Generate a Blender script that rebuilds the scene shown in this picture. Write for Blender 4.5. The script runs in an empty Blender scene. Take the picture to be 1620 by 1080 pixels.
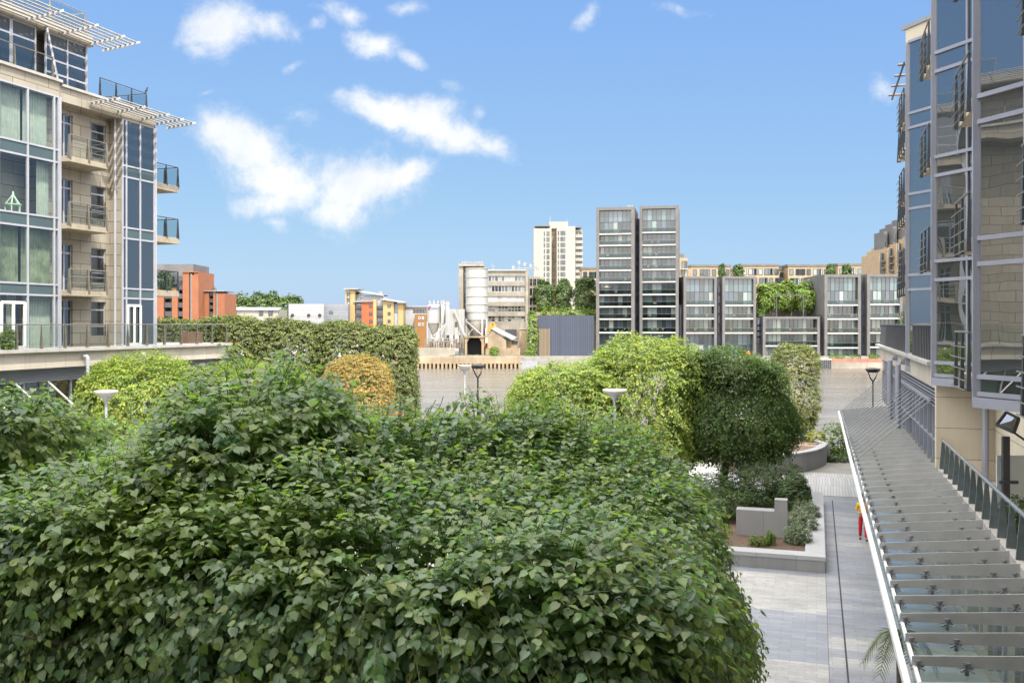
import bpy, math, random
import numpy as np
from mathutils import Vector, Matrix

SC = bpy.context.scene
COL = SC.collection
R = math.radians
random.seed(7)

# ------------------------------------------------------------------ place and camera
FOC, CX, HY, CAMZ = 1500.0, 810.0, 512.0, 9.7
PLAZA_Z = 1.15            # paving level
WATER_Z = -1.7
S, C_ = 482 / math.hypot(482, 1500), 1500 / math.hypot(482, 1500)   # plaza axis


def W(u, v, z):
    """plaza frame: u along the walkway to the river, v to the right."""
    return Vector((u * S + v * C_, u * C_ - v * S, z))


def P(px, py, Y):
    """the world point at distance Y seen at a pixel of the photograph."""
    return Vector(((px - CX) / FOC * Y, Y, CAMZ - (py - HY) / FOC * Y))


cam_data = bpy.data.cameras.new('camera')
cam = bpy.data.objects.new('camera', cam_data)
COL.objects.link(cam)
cam.location = (0, 0, CAMZ)
cam.rotation_euler = (R(90), 0, 0)
cam_data.sensor_width = 36
cam_data.lens = FOC / 1620 * 36
cam_data.shift_y = -28 / 1620
cam_data.clip_end = 6000
cam_data.clip_start = 0.1
SC.camera = cam


# ------------------------------------------------------------------ objects and labels
def tag(o, label=None, cat=None, group=None, kind=None):
    if label: o['label'] = label
    if cat: o['category'] = cat
    if group: o['group'] = group
    if kind: o['kind'] = kind
    return o


def thing(name, loc, label, cat, group=None):
    o = bpy.data.objects.new(name, None)
    COL.objects.link(o)
    o.location = loc
    o.empty_display_size = 0.2
    return tag(o, label, cat, group)


def root_loc(o):
    v = Vector((0, 0, 0))
    while o is not None:
        v = v + o.location
        o = o.parent
    return v


def copy_tree(o, parent=None):
    c = o.copy()
    COL.objects.link(c)
    if parent is not None:
        c.parent = parent
    for ch in list(o.children):
        copy_tree(ch, c)
    return c


class MB:
    """collects shapes in world coordinates; build() links them as one mesh."""

    def __init__(self):
        self.v, self.f, self.m = [], [], []

    def add(self, verts, faces, m=0):
        b = len(self.v)
        self.v += [tuple(p) for p in verts]
        self.f += [tuple(b + i for i in f) for f in faces]
        self.m += [m] * len(faces)
        return self

    def hexa(self, b, t, m=0):
        return self.add(list(b) + list(t), [(3, 2, 1, 0), (4, 5, 6, 7), (0, 1, 5, 4), (1, 2, 6, 5), (2, 3, 7, 6), (3, 0, 4, 7)], m)

    def box(self, x0, x1, y0, y1, z0, z1, m=0):
        q = [(x0, y0), (x1, y0), (x1, y1), (x0, y1)]
        return self.hexa([(x, y, z0) for x, y in q], [(x, y, z1) for x, y in q], m)

    def ubox(self, u0, u1, v0, v1, z0, z1, m=0):
        q = [(u0, v0), (u0, v1), (u1, v1), (u1, v0)]
        return self.hexa([W(u, v, z0) for u, v in q], [W(u, v, z1) for u, v in q], m)

    def prism(self, poly, z0, z1, m=0):
        n = len(poly)
        a = sum(poly[i][0] * poly[(i + 1) % n][1] - poly[(i + 1) % n][0] * poly[i][1] for i in range(n))
        if a < 0: poly = poly[::-1]
        vs = [(p[0], p[1], z0) for p in poly] + [(p[0], p[1], z1) for p in poly]
        fs = [tuple(range(n - 1, -1, -1)), tuple(range(n, 2 * n))]
        fs += [(i, (i + 1) % n, n + (i + 1) % n, n + i) for i in range(n)]
        return self.add(vs, fs, m)

    def uprism(self, poly, z0, z1, m=0):
        return self.prism([tuple(W(u, v, 0))[:2] for u, v in poly], z0, z1, m)

    def slab(self, poly3, d, m=0):
        """a polygon of 3-D points given a thickness along the vector d."""
        n = len(poly3)
        vs = [Vector(p) for p in poly3] + [Vector(p) + Vector(d) for p in poly3]
        fs = [tuple(range(n - 1, -1, -1)), tuple(range(n, 2 * n))]
        fs += [(i, (i + 1) % n, n + (i + 1) % n, n + i) for i in range(n)]
        return self.add(vs, fs, m)

    def quad(self, a, b, c, d, m=0):
        return self.add([a, b, c, d], [(0, 1, 2, 3)], m)

    def bar(self, p, q, w, h=None, up=(0, 0, 1), m=0):
        h = w if h is None else h
        p, q = Vector(p), Vector(q)
        d = (q - p).normalized()
        up = Vector(up)
        if abs(d.dot(up)) > 0.98: up = Vector((S, C_, 0))
        s = d.cross(up).normalized()
        t = s.cross(d).normalized()
        s, t = s * w / 2, t * h / 2
        return self.hexa([p - s - t, p + s - t, p + s + t, p - s + t], [q - s - t, q + s - t, q + s + t, q - s + t], m)

    def tube(self, pts, r, n=8, m=0):
        pts = [Vector(p) for p in pts]
        rs = r if isinstance(r, (list, tuple)) else [r] * len(pts)
        vs, fs = [], []
        for i, p in enumerate(pts):
            d = (pts[min(i + 1, len(pts) - 1)] - pts[max(i - 1, 0)]).normalized()
            a = Vector((0, 0, 1)) if abs(d.z) < 0.9 else Vector((1, 0, 0))
            s = d.cross(a).normalized()
            t = s.cross(d)
            for k in range(n):
                g = 2 * math.pi * k / n
                vs.append(p + (s * math.cos(g) + t * math.sin(g)) * rs[i])
        for i in range(len(pts) - 1):
            for k in range(n):
                fs.append((i * n + k, (i + 1) * n + k, (i + 1) * n + (k + 1) % n, i * n + (k + 1) % n))
        fs.append(tuple(range(n)))
        fs.append(tuple((len(pts) - 1) * n + k for k in range(n - 1, -1, -1)))
        return self.add(vs, fs, m)

    def lathe(self, c, prof, n=20, m=0):
        vs, fs = [], []
        for r, z in prof:
            for k in range(n):
                g = 2 * math.pi * k / n
                vs.append((c[0] + r * math.cos(g), c[1] + r * math.sin(g), c[2] + z))
        for i in range(len(prof) - 1):
            for k in range(n):
                fs.append((i * n + k, i * n + (k + 1) % n, (i + 1) * n + (k + 1) % n, (i + 1) * n + k))
        fs.append(tuple(range(n - 1, -1, -1)))
        fs.append(tuple((len(prof) - 1) * n + k for k in range(n)))
        return self.add(vs, fs, m)

    def ball(self, c, r, n=10, sq=(1, 1, 1), m=0):
        prof = [(r * math.sin(math.pi * (i + .001) / n) * sq[0], -r * math.cos(math.pi * i / n) * sq[2]) for i in range(n + 1)]
        return self.lathe(c, prof, n + 4, m)

    def build(self, name, mats, parent=None, smooth=False, label=None):
        if not self.v: return None
        mats = mats if isinstance(mats, (list, tuple)) else [mats]
        o_ = root_loc(parent) if parent is not None else Vector((0, 0, 0))
        me = bpy.data.meshes.new(name)
        me.from_pydata([(p[0] - o_.x, p[1] - o_.y, p[2] - o_.z) for p in self.v], [], self.f)
        for m in mats: me.materials.append(m)
        if len(mats) > 1:
            me.polygons.foreach_set('material_index', self.m)
        if smooth:
            me.polygons.foreach_set('use_smooth', [True] * len(me.polygons))
            me.set_sharp_from_angle(angle=R(40))
        me.update()
        o = bpy.data.objects.new(name, me)
        COL.objects.link(o)
        if parent is not None: o.parent = parent
        if label: o['label'] = label
        return o


# ------------------------------------------------------------------ materials
def node(nt, t, **kw):
    n = nt.nodes.new(t)
    for k, v in kw.items():
        if k == 'op': n.operation = v
        else: setattr(n, k, v)
    return n


def new_mat(name):
    m = bpy.data.materials.new(name)
    m.use_nodes = True
    nt = m.node_tree
    b = nt.nodes['Principled BSDF']
    return m, nt, b


def objvec(nt, rot=0.0, scale=(1, 1, 1)):
    tc = node(nt, 'ShaderNodeTexCoord')
    mp = node(nt, 'ShaderNodeMapping')
    mp.inputs['Rotation'].default_value = (0, 0, rot)
    mp.inputs['Scale'].default_value = scale
    nt.links.new(tc.outputs['Object'], mp.inputs['Vector'])
    return mp.outputs['Vector']


def mixcol(nt, fac, a, b, blend='MIX'):
    n = node(nt, 'ShaderNodeMix', data_type='RGBA', blend_type=blend)
    for s, v in ((0, fac), (6, a), (7, b)):
        if hasattr(v, 'is_output'): nt.links.new(v, n.inputs[s])
        else: n.inputs[s].default_value = v if s == 0 else (*v[:3], 1)
    return n.outputs[2]


def noise(nt, vec, scale, detail=4, rough=.6, dist=0):
    n = node(nt, 'ShaderNodeTexNoise')
    n.inputs['Scale'].default_value = scale
    n.inputs['Detail'].default_value = detail
    n.inputs['Roughness'].default_value = rough
    n.inputs['Distortion'].default_value = dist
    nt.links.new(vec, n.inputs['Vector'])
    return n.outputs['Fac']


def ramp(nt, fac, stops):
    n = node(nt, 'ShaderNodeValToRGB')
    while len(n.color_ramp.elements) < len(stops): n.color_ramp.elements.new(.5)
    for e, (p, c) in zip(n.color_ramp.elements, stops):
        e.position = p
        e.color = (*c, 1) if not isinstance(c, float) else (c, c, c, 1)
    nt.links.new(fac, n.inputs[0])
    return n.outputs[0]


def bump(nt, b, fac, strength, dist=.02):
    n = node(nt, 'ShaderNodeBump')
    n.inputs['Strength'].default_value = strength
    n.inputs['Distance'].default_value = dist
    nt.links.new(fac, n.inputs['Height'])
    nt.links.new(n.outputs[0], b.inputs['Normal'])


def mat(name, col, rough=.6, metal=0., var=.15, scale=2., bmp=0., spec=.5, streak=0.):
    m, nt, b = new_mat(name)
    v = objvec(nt)
    f = noise(nt, v, scale, 5)
    lo = tuple(c * (1 - var) for c in col)
    hi = tuple(min(1, c * (1 + var)) for c in col)
    c = ramp(nt, f, [(.3, lo), (.7, hi)])
    if streak:      # weathering that runs down the face
        sv = objvec(nt, 0, (1.6, 1.6, .12))
        sf = noise(nt, sv, 1.3, 6, .7)
        c = mixcol(nt, ramp(nt, sf, [(.45, 0.), (.75, streak)]), c, tuple(k * .45 for k in col))
    nt.links.new(c, b.inputs['Base Color'])
    b.inputs['Roughness'].default_value = rough
    b.inputs['Metallic'].default_value = metal
    b.inputs['Specular IOR Level'].default_value = spec
    if bmp: bump(nt, b, noise(nt, v, scale * 12, 4), bmp)
    return m


PLAZA_ROT = math.atan2(S, C_)      # turns world x/y into v/u


def masonry(name, col, mortar, bw, bh, rough=.75, var=.12, msize=.012, rot=PLAZA_ROT, streak=.25, shift=.5):
    """coursed stone or brick; works on walls along both axes of its frame."""
    m, nt, b = new_mat(name)
    v = objvec(nt, rot)
    sp = node(nt, 'ShaderNodeSeparateXYZ')
    nt.links.new(v, sp.inputs[0])
    ad = node(nt, 'ShaderNodeMath', op='ADD')
    nt.links.new(sp.outputs[0], ad.inputs[0]); nt.links.new(sp.outputs[1], ad.inputs[1])
    cb = node(nt, 'ShaderNodeCombineXYZ')
    nt.links.new(ad.outputs[0], cb.inputs[0]); nt.links.new(sp.outputs[2], cb.inputs[1])
    br = node(nt, 'ShaderNodeTexBrick')
    br.offset = shift
    br.inputs['Scale'].default_value = 1
    br.inputs['Brick Width'].default_value = bw
    br.inputs['Row Height'].default_value = bh
    br.inputs['Mortar Size'].default_value = msize
    br.inputs['Mortar Smooth'].default_value = .1
    br.inputs['Color1'].default_value = (*[c * (1 + var) for c in col], 1)
    br.inputs['Color2'].default_value = (*[c * (1 - var) for c in col], 1)
    br.inputs['Mortar'].default_value = (*mortar, 1)
    nt.links.new(cb.outputs[0], br.inputs['Vector'])
    c = mixcol(nt, ramp(nt, noise(nt, v, .8, 6), [(.35, 0.), (.8, .5)]), br.outputs['Color'], tuple(k * .72 for k in col))
    if streak:
        sv = objvec(nt, 0, (1.6, 1.6, .1))
        c = mixcol(nt, ramp(nt, noise(nt, sv, 1.1, 6, .7), [(.5, 0.), (.8, streak)]), c, tuple(k * .4 for k in col))
    nt.links.new(c, b.inputs['Base Color'])
    b.inputs['Roughness'].default_value = rough
    bump(nt, b, br.outputs['Fac'], -.5, .01)
    return m


def glass_mat(name, tint, refl=.12, rough=.0, wob=0.0, base=None, wscale=.5, ior=1.5):
    """window glass: see-through where base is None, else a dark coated pane."""
    m, nt, b = new_mat(name)
    out = nt.nodes['Material Output']
    gl = node(nt, 'ShaderNodeBsdfGlossy')
    gl.inputs['Roughness'].default_value = rough
    gl.inputs['Color'].default_value = (.95, .97, 1, 1)
    f0 = ((ior - 1) / (ior + 1)) ** 2
    lw = node(nt, 'ShaderNodeLayerWeight')
    lw.inputs['Blend'].default_value = .5
    p5 = node(nt, 'ShaderNodeMath', op='POWER')
    nt.links.new(lw.outputs['Facing'], p5.inputs[0])
    p5.inputs[1].default_value = 5
    fr = node(nt, 'ShaderNodeMath', op='MULTIPLY_ADD')
    nt.links.new(p5.outputs[0], fr.inputs[0])
    fr.inputs[1].default_value = 1 - f0
    fr.inputs[2].default_value = f0
    mx = node(nt, 'ShaderNodeMixShader')
    ad = node(nt, 'ShaderNodeMath', op='ADD', use_clamp=True)
    ad.inputs[1].default_value = refl
    nt.links.new(fr.outputs[0], ad.inputs[0])
    nt.links.new(ad.outputs[0], mx.inputs[0])
    if base is None:
        tr = node(nt, 'ShaderNodeBsdfTransparent')
        tr.inputs['Color'].default_value = (*tint, 1)
        nt.links.new(tr.outputs[0], mx.inputs[1])
    else:
        b.inputs['Base Color'].default_value = (*base, 1)
        b.inputs['Roughness'].default_value = .3
        nt.links.new(b.outputs[0], mx.inputs[1])
    nt.links.new(gl.outputs[0], mx.inputs[2])
    if wob:
        bp = node(nt, 'ShaderNodeBump')
        bp.inputs['Strength'].default_value = wob
        bp.inputs['Distance'].default_value = .1
        nt.links.new(noise(nt, objvec(nt), wscale, 1), bp.inputs['Height'])
        nt.links.new(bp.outputs[0], gl.inputs['Normal'])
    nt.links.new(mx.outputs[0], out.inputs['Surface'])
    return m


def attr_glass(name, refl=.1):
    """far panes: what stands behind each pane (dark room, curtain) comes from its colour attribute."""
    m, nt, b = new_mat(name)
    a = node(nt, 'ShaderNodeAttribute', attribute_name='Col')
    nt.links.new(a.outputs['Color'], b.inputs['Base Color'])
    b.inputs['Roughness'].default_value = .08
    b.inputs['Specular IOR Level'].default_value = .5 + refl * 3
    return m


def leaf_mat(name, rough=.38, trans=.3, spec=.5, tmul=(1.5, 1.7, .7)):
    m, nt, b = new_mat(name)
    out = nt.nodes['Material Output']
    a = node(nt, 'ShaderNodeAttribute', attribute_name='Col')
    nt.links.new(a.outputs['Color'], b.inputs['Base Color'])
    b.inputs['Roughness'].default_value = rough
    b.inputs['Specular IOR Level'].default_value = spec
    t = node(nt, 'ShaderNodeBsdfTranslucent')
    nt.links.new(mixcol(nt, 1.0, a.outputs['Color'], tmul, 'MULTIPLY'), t.inputs['Color'])
    mx = node(nt, 'ShaderNodeMixShader')
    mx.inputs[0].default_value = trans
    nt.links.new(b.outputs[0], mx.inputs[1])
    nt.links.new(t.outputs[0], mx.inputs[2])
    nt.links.new(mx.outputs[0], out.inputs['Surface'])
    return m


M = {}
M['stone'] = masonry('cream limestone', (.335, .295, .235), (.085, .075, .06), 1.5, .62, msize=.018, streak=.35)
M['stone_big'] = masonry('cream limestone slabs', (.60, .53, .41), (.2, .165, .13), 4.2, 1.02, msize=.014)
M['fascia'] = masonry('cast stone fascia', (.50, .45, .37), (.3, .26, .2), 1.3, 3.0, msize=.012, streak=.4, shift=0)
M['coping'] = mat('pale concrete coping', (.38, .365, .34), .8, var=.15, scale=1.5, streak=.3)
M['white_steel'] = mat('pale grey painted steel', (.37, .375, .415), .35, .0, .08, 1)
M['blue_steel'] = mat('blue grey painted steel', (.27, .28, .335), .35, .1, .08, 1)
M['white_paint'] = mat('white painted steel', (.75, .75, .73), .4, 0, .06, 2)
M['rail_steel'] = mat('weathered stainless rail', (.22, .195, .16), .35, .5, .15, 3)
M['bright_steel'] = mat('brushed stainless steel', (.62, .62, .63), .25, .9, .1, 3)
M['fin'] = mat('dark grey coated steel', (.05, .055, .062), .45, .1, .15, 2)
M['sun_slat'] = mat('pale timber sun slats', (.43, .42, .415), .6, 0, .12, 3)
M['lead'] = mat('grey lead roofing', (.25, .26, .28), .55, .2, .15, 1.5)
M['pane_clear'] = glass_mat('clear window glass', (.80, .86, .84), .05, wob=.015)
M['pane_blue'] = glass_mat('blue coated glass', (.5, .6, .7), .07, wob=.04, base=(.018, .026, .033))
M['pane_coat'] = glass_mat('bronze reflecting glass', (1, 1, 1), .22, wob=.10, base=(.014, .02, .02), wscale=.45)
M['balu'] = glass_mat('balustrade glass', (.74, .80, .80), .0, ior=1.3)
M['balcony'] = mat('weathered tan balcony edge', (.34, .29, .22), .8, 0, .15, 2, streak=.35)
M['roofglass'] = glass_mat('canopy glass', (.76, .82, .79), .0, rough=.22, ior=1.2)
M['frost'] = mat('frosted glass', (.62, .68, .70), .25, 0, .04, 1)
M['spandrel'] = mat('grey green spandrel glass', (.07, .10, .105), .12, 0, .08, 1)
M['room'] = mat('dim room plaster', (.16, .15, .13), .9, 0, .2, 1)
M['curtain'] = mat('pale green curtain', (.40, .43, .37), .9, 0, .12, 3)
M['curtain_stripe'] = mat('olive and grey curtain', (.22, .25, .16), .9, 0, .5, 1.3)
M['dark'] = mat('dark void', (.015, .016, .018), .7, 0, .1, 1)
M['far_pane'] = attr_glass('far window panes')
M['balu_far'] = glass_mat('far balustrade glass', (.48, .58, .58), .02, ior=1.3)
M['bark'] = mat('lime bark', (.12, .10, .08), .9, 0, .3, 6, .5)
M['twig'] = mat('green twig', (.13, .15, .05), .7, 0, .2, 6)
M['leaf'] = leaf_mat('lime leaves', .38, .45, .75, tmul=(1.6, 1.75, .8))
M['leaf_far'] = leaf_mat('distant lime leaves', .5, .38, .35)
M['leaf_small'] = leaf_mat('small shrub leaves', .5, .25, .3)
M['soil'] = mat('bark mulch', (.11, .07, .05), .95, 0, .5, 9, .8)
M['black'] = mat('black painted metal', (.02, .02, .022), .35, .3, .1, 3)

# ------------------------------------------------------------------ daylight
SUN_EL, SUN_AZ = R(55), math.atan2(.42, -.907)       # sun behind the camera, to its right
SUN_H = (math.sin(SUN_AZ), math.cos(SUN_AZ))
sun = bpy.data.lights.new('sun', 'SUN')
sun.energy = 2.15
sun.angle = R(.55)
sun.color = (1, .94, .84)
so = bpy.data.objects.new('sun', sun)
COL.objects.link(so)
so.rotation_euler = Vector((SUN_H[0] * math.cos(SUN_EL), SUN_H[1] * math.cos(SUN_EL), math.sin(SUN_EL))).to_track_quat('Z', 'Y').to_euler()
so.location = (40, -60, 90)

world = bpy.data.worlds.new('World')
SC.world = world
world.use_nodes = True
nt = world.node_tree
bg = nt.nodes['Background']
sky = node(nt, 'ShaderNodeTexSky', sky_type='NISHITA')
sky.sun_disc = False
sky.sun_elevation = SUN_EL
sky.sun_rotation = SUN_AZ
sky.air_density = 1.0
sky.dust_density = .6
sky.ozone_density = 2.2
SKY_STRENGTH = .15


def mth(op, a, b=None, c=None, clamp=False):
    n = node(nt, 'ShaderNodeMath', op=op, use_clamp=clamp)
    for i, v in enumerate((a, b, c)):
        if v is None: continue
        if hasattr(v, 'is_output'): nt.links.new(v, n.inputs[i])
        else: n.inputs[i].default_value = v
    return n.outputs[0]


tc = node(nt, 'ShaderNodeTexCoord')
sep = node(nt, 'ShaderNodeSeparateXYZ')
nt.links.new(tc.outputs['Generated'], sep.inputs[0])
dx, dy, dz = sep.outputs
dyc = mth('MAXIMUM', dy, .05)
ca, cb = mth('DIVIDE', dx, dyc), mth('DIVIDE', dz, dyc)      # bearing and height of a sky direction
cv = node(nt, 'ShaderNodeCombineXYZ')
nt.links.new(ca, cv.inputs[0]); nt.links.new(cb, cv.inputs[1])
wn = node(nt, 'ShaderNodeTexNoise')
wn.inputs['Scale'].default_value = 7
wn.inputs['Detail'].default_value = 2
nt.links.new(cv.outputs[0], wn.inputs['Vector'])
wm = node(nt, 'ShaderNodeVectorMath', operation='MULTIPLY_ADD')
wm.inputs[1].default_value = (.045, .045, 0)
nt.links.new(wn.outputs['Color'], wm.inputs[0]); nt.links.new(cv.outputs[0], wm.inputs[2])
wsep = node(nt, 'ShaderNodeSeparateXYZ')
nt.links.new(wm.outputs[0], wsep.inputs[0])
wa, wb = mth('SUBTRACT', wsep.outputs[0], .0225), mth('SUBTRACT', wsep.outputs[1], .0225)
f1 = noise(nt, wm.outputs[0], 15, 9, .62)
f2 = noise(nt, wm.outputs[0], 38, 9, .7)

CLOUDS = [  # bearing px, height px, half length, half height, slope (deg), weight
    (610, 180, 85, 30, 14, 1.0), (720, 218, 92, 30, 14, 1.0), (670, 190, 60, 40, 10, 1.0),
    (395, 240, 80, 46, 28, 1.0), (440, 285, 90, 45, 15, 1.0), (355, 215, 40, 32, 0, .8), (420, 320, 55, 26, -12, .85),
    (565, 300, 85, 50, -3, 1.0), (640, 282, 58, 22, -24, .9), (545, 330, 60, 28, 8, .9),
    (345, 35, 58, 48, 0, .95), (415, 42, 60, 24, 8, .7), (320, 70, 30, 16, 0, .6),
    (555, 14, 42, 20, 10, .75), (595, 65, 52, 26, 20, .85), (645, 92, 34, 14, 35, .7), (500, 30, 30, 12, -25, .5),
    (480, 190, 34, 26, 40, .5), (460, 105, 34, 11, -25, .5), (705, 130, 34, 13, 15, .42), (757, 168, 12, 22, 0, .42),
    (925, 22, 22, 32, 25, .55), (1085, 10, 50, 16, 8, .5), (640, 14, 46, 16, 8, .5), (1390, 150, 34, 26, 30, .55),
    (345, 150, 20, 8, -15, .4), (440, 350, 46, 16, 10, .5), (530, 8, 60, 10, 0, .4),
]
tot = None
for cx_, cy_, hl, hh, sl, wgt in CLOUDS:
    a0, b0 = (cx_ - CX) / FOC, (HY - cy_) / FOC
    cs, sn = math.cos(R(-sl)), math.sin(R(-sl))
    ax, by = mth('SUBTRACT', wa, a0), mth('SUBTRACT', wb, b0)
    p = mth('MULTIPLY_ADD', ax, cs * FOC / hl, mth('MULTIPLY', by, sn * FOC / hl))
    q = mth('MULTIPLY_ADD', ax, -sn * FOC / hh, mth('MULTIPLY', by, cs * FOC / hh))
    r2 = mth('MULTIPLY_ADD', p, p, mth('MULTIPLY', q, q))
    g = mth('MULTIPLY', mth('POWER', 2.718, mth('MULTIPLY', r2, -.9)), wgt)
    tot = g if tot is None else mth('MAXIMUM', tot, g)
body = mth('ADD', mth('MULTIPLY_ADD', f1, 1.5, -.75), mth('MULTIPLY_ADD', f2, 1.2, -.6))
dens = mth('ADD', tot, mth('MULTIPLY', body, mth('MULTIPLY_ADD', tot, .4, .55)))
front = mth('GREATER_THAN', dy, .05)
mr = node(nt, 'ShaderNodeMapRange', interpolation_type='SMOOTHSTEP')
nt.links.new(dens, mr.inputs[0])
mr.inputs[1].default_value = .2
mr.inputs[2].default_value = .95
cl = mth('MULTIPLY', mth('MULTIPLY', mr.outputs[0], front), .96)
ssep = node(nt, 'ShaderNodeSeparateXYZ')
nt.links.new(sky.outputs[0], ssep.inputs[0])
scmb = node(nt, 'ShaderNodeCombineXYZ')      # a clearer, less hazy air than the model's: softer fall-off to the horizon
for i, (k, pw) in enumerate(((.425, .52), (.68, .41), (1.665, .085))):
    nt.links.new(mth('MULTIPLY', mth('POWER', ssep.outputs[i], pw), k), scmb.inputs[i])
shade = ramp(nt, noise(nt, wm.outputs[0], 12, 5), [(.35, (1.9, 2.0, 2.13)), (.65, (2.36, 2.36, 2.36))])
# overhead and behind the viewpoint: the model sky as it is, plus unseen bright cloud added to lift the shade
up = mth('MULTIPLY_ADD', dz, 3.2, -1.3, clamp=True)
back = mth('MULTIPLY_ADD', dy, -2.5, .35, clamp=True)
away = mth('MAXIMUM', up, back)
cn = noise(nt, tc.outputs['Generated'], 3.2, 7, .6, .3)
fill_cloud = mth('MULTIPLY', ramp(nt, cn, [(.27, 0.), (.42, 1.)]), mth('GREATER_THAN', dz, 0))
wide = mixcol(nt, fill_cloud, sky.outputs[0], (9.6, 9.4, 9.1))
skyc = mixcol(nt, away, mixcol(nt, cl, scmb.outputs[0], shade), wide)
nt.links.new(skyc, bg.inputs['Color'])
bg.inputs['Strength'].default_value = SKY_STRENGTH

SC.view_settings.view_transform = 'Standard'
SC.view_settings.look = 'None'
SC.view_settings.exposure = 1.65
SC.view_settings.gamma = 1
SC.cycles.max_bounces = 12
SC.cycles.diffuse_bounces = 9
SC.cycles.transparent_max_bounces = 16
SC.cycles.caustics_reflective = False
SC.cycles.caustics_refractive = False
SC.cycles.use_denoising = True

# ------------------------------------------------------------------ ground, river, paving
BANK_Y, FAR_Y, FAR_Z = 66.0, 243.0, 1.4
g = MB()
prof = [(-400, PLAZA_Z - .01), (BANK_Y, PLAZA_Z - .01), (BANK_Y, -4), (FAR_Y, -4), (FAR_Y, FAR_Z), (700, FAR_Z + .5), (5500, FAR_Z + .5)]
for (ya, za), (yb, zb) in zip(prof, prof[1:]):
    g.quad((-4000, ya, za), (4000, ya, za), (4000, yb, zb), (-4000, yb, zb))
tag(g.build('ground', mat('worn grey ground', (.22, .21, .19), .9, 0, .2, .6, .2)), kind='structure')

m, nt, b = new_mat('muddy river water')
v = objvec(nt, 0, (.055, .22, 1))
b.inputs['Base Color'].default_value = (.165, .135, .095, 1)
nt.links.new(ramp(nt, noise(nt, objvec(nt, 0, (.02, .13, 1)), 1, 3), [(.3, (.095, .088, .076)), (.7, (.14, .128, .108))]), b.inputs['Base Color'])  # ripple reflections painted as long streaks in the water colour
b.inputs['Roughness'].default_value = .22
b.inputs['IOR'].default_value = 1.33
bp = node(nt, 'ShaderNodeBump'); bp.inputs['Strength'].default_value = 1.0; bp.inputs['Distance'].default_value = .6
nt.links.new(noise(nt, v, 1.0, 3, .55, .6), bp.inputs['Height'])
bp2 = node(nt, 'ShaderNodeBump'); bp2.inputs['Strength'].default_value = .2; bp2.inputs['Distance'].default_value = .4
nt.links.new(noise(nt, objvec(nt, 0, (.035, .22, 1)), 1, 3), bp2.inputs['Height'])
nt.links.new(bp.outputs[0], bp2.inputs['Normal'])
nt.links.new(bp2.outputs[0], b.inputs['Normal'])
M['water'] = m
w = MB().quad((-4000, BANK_Y + .01, WATER_Z), (4000, BANK_Y + .01, WATER_Z), (4000, FAR_Y - .01, WATER_Z), (-4000, FAR_Y - .01, WATER_Z))
tag(w.build('river', M['water']), kind='structure')

m, nt, b = new_mat('banded granite paving')
v = objvec(nt, PLAZA_ROT)
sp = node(nt, 'ShaderNodeSeparateXYZ'); nt.links.new(v, sp.inputs[0])
mm = lambda op, a, bb=None: (lambda n: ([nt.links.new(x, n.inputs[i]) if hasattr(x, 'is_output') else setattr(n.inputs[i], 'default_value', x) for i, x in enumerate((a, bb)) if x is not None], n.outputs[0])[1])(node(nt, 'ShaderNodeMath', op=op))
row = mm('FLOOR', mm('DIVIDE', mm('ADD', sp.outputs[1], 40.0), .62))
wnz = node(nt, 'ShaderNodeTexWhiteNoise', noise_dimensions='1D'); nt.links.new(row, wnz.inputs['W'])
row2 = mm('FLOOR', mm('DIVIDE', mm('ADD', sp.outputs[1], 40.3), 2.6))
wn2 = node(nt, 'ShaderNodeTexWhiteNoise', noise_dimensions='1D'); nt.links.new(row2, wn2.inputs['W'])
band = mm('ADD', mm('MULTIPLY', wnz.outputs['Value'], .5), mm('MULTIPLY', wn2.outputs['Value'], .5))
# left of the joint the stone changes in broad bands, on the walkway in narrow ones
broad = mm('MODULO', mm('FLOOR', mm('DIVIDE', mm('ADD', sp.outputs[1], 40.0 - 33.0 + 2.05 * 20), 4.3)), 2.0)
tone = ramp(nt, mm('ADD', mm('MULTIPLY', broad, .8), mm('MULTIPLY', wnz.outputs['Value'], .2)), [(.1, (.385, .375, .355)), (.9, (.235, .25, .285))])
c1 = mixcol(nt, mm('GREATER_THAN', sp.outputs[0], .29), tone, ramp(nt, band, [(.15, (.215, .225, .26)), (.5, (.275, .28, .305)), (.85, (.375, .365, .35))]))
br = node(nt, 'ShaderNodeTexBrick'); br.offset = .43
for k, x in (('Scale', 1), ('Brick Width', .66), ('Row Height', .206), ('Mortar Size', .006)): br.inputs[k].default_value = x
br.inputs['Color1'].default_value = (.86, .86, .88, 1); br.inputs['Color2'].default_value = (1.1, 1.1, 1.08, 1); br.inputs['Mortar'].default_value = (.55, .55, .55, 1)
nt.links.new(v, br.inputs['Vector'])
c2 = mixcol(nt, 1.0, c1, br.outputs['Color'], 'MULTIPLY')
c3 = mixcol(nt, ramp(nt, noise(nt, v, .5, 6, .7), [(.4, 0.), (.75, .5)]), mixcol(nt, ramp(nt, noise(nt, v, 5, 5, .75), [(.52, 0.), (.72, .4)]), c2, (.12, .12, .115)), (.13, .13, .13))
nt.links.new(c3, b.inputs['Base Color'])
b.inputs['Roughness'].default_value = .55
M['paving'] = m
pv = MB()
zz = PLAZA_Z
pv.quad(W(-3, -40, zz), W(-3, 40, zz), W(49.5, 40, zz), W(49.5, -40, zz))
tag(pv.build('pavement', M['paving']), kind='structure')

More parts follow.
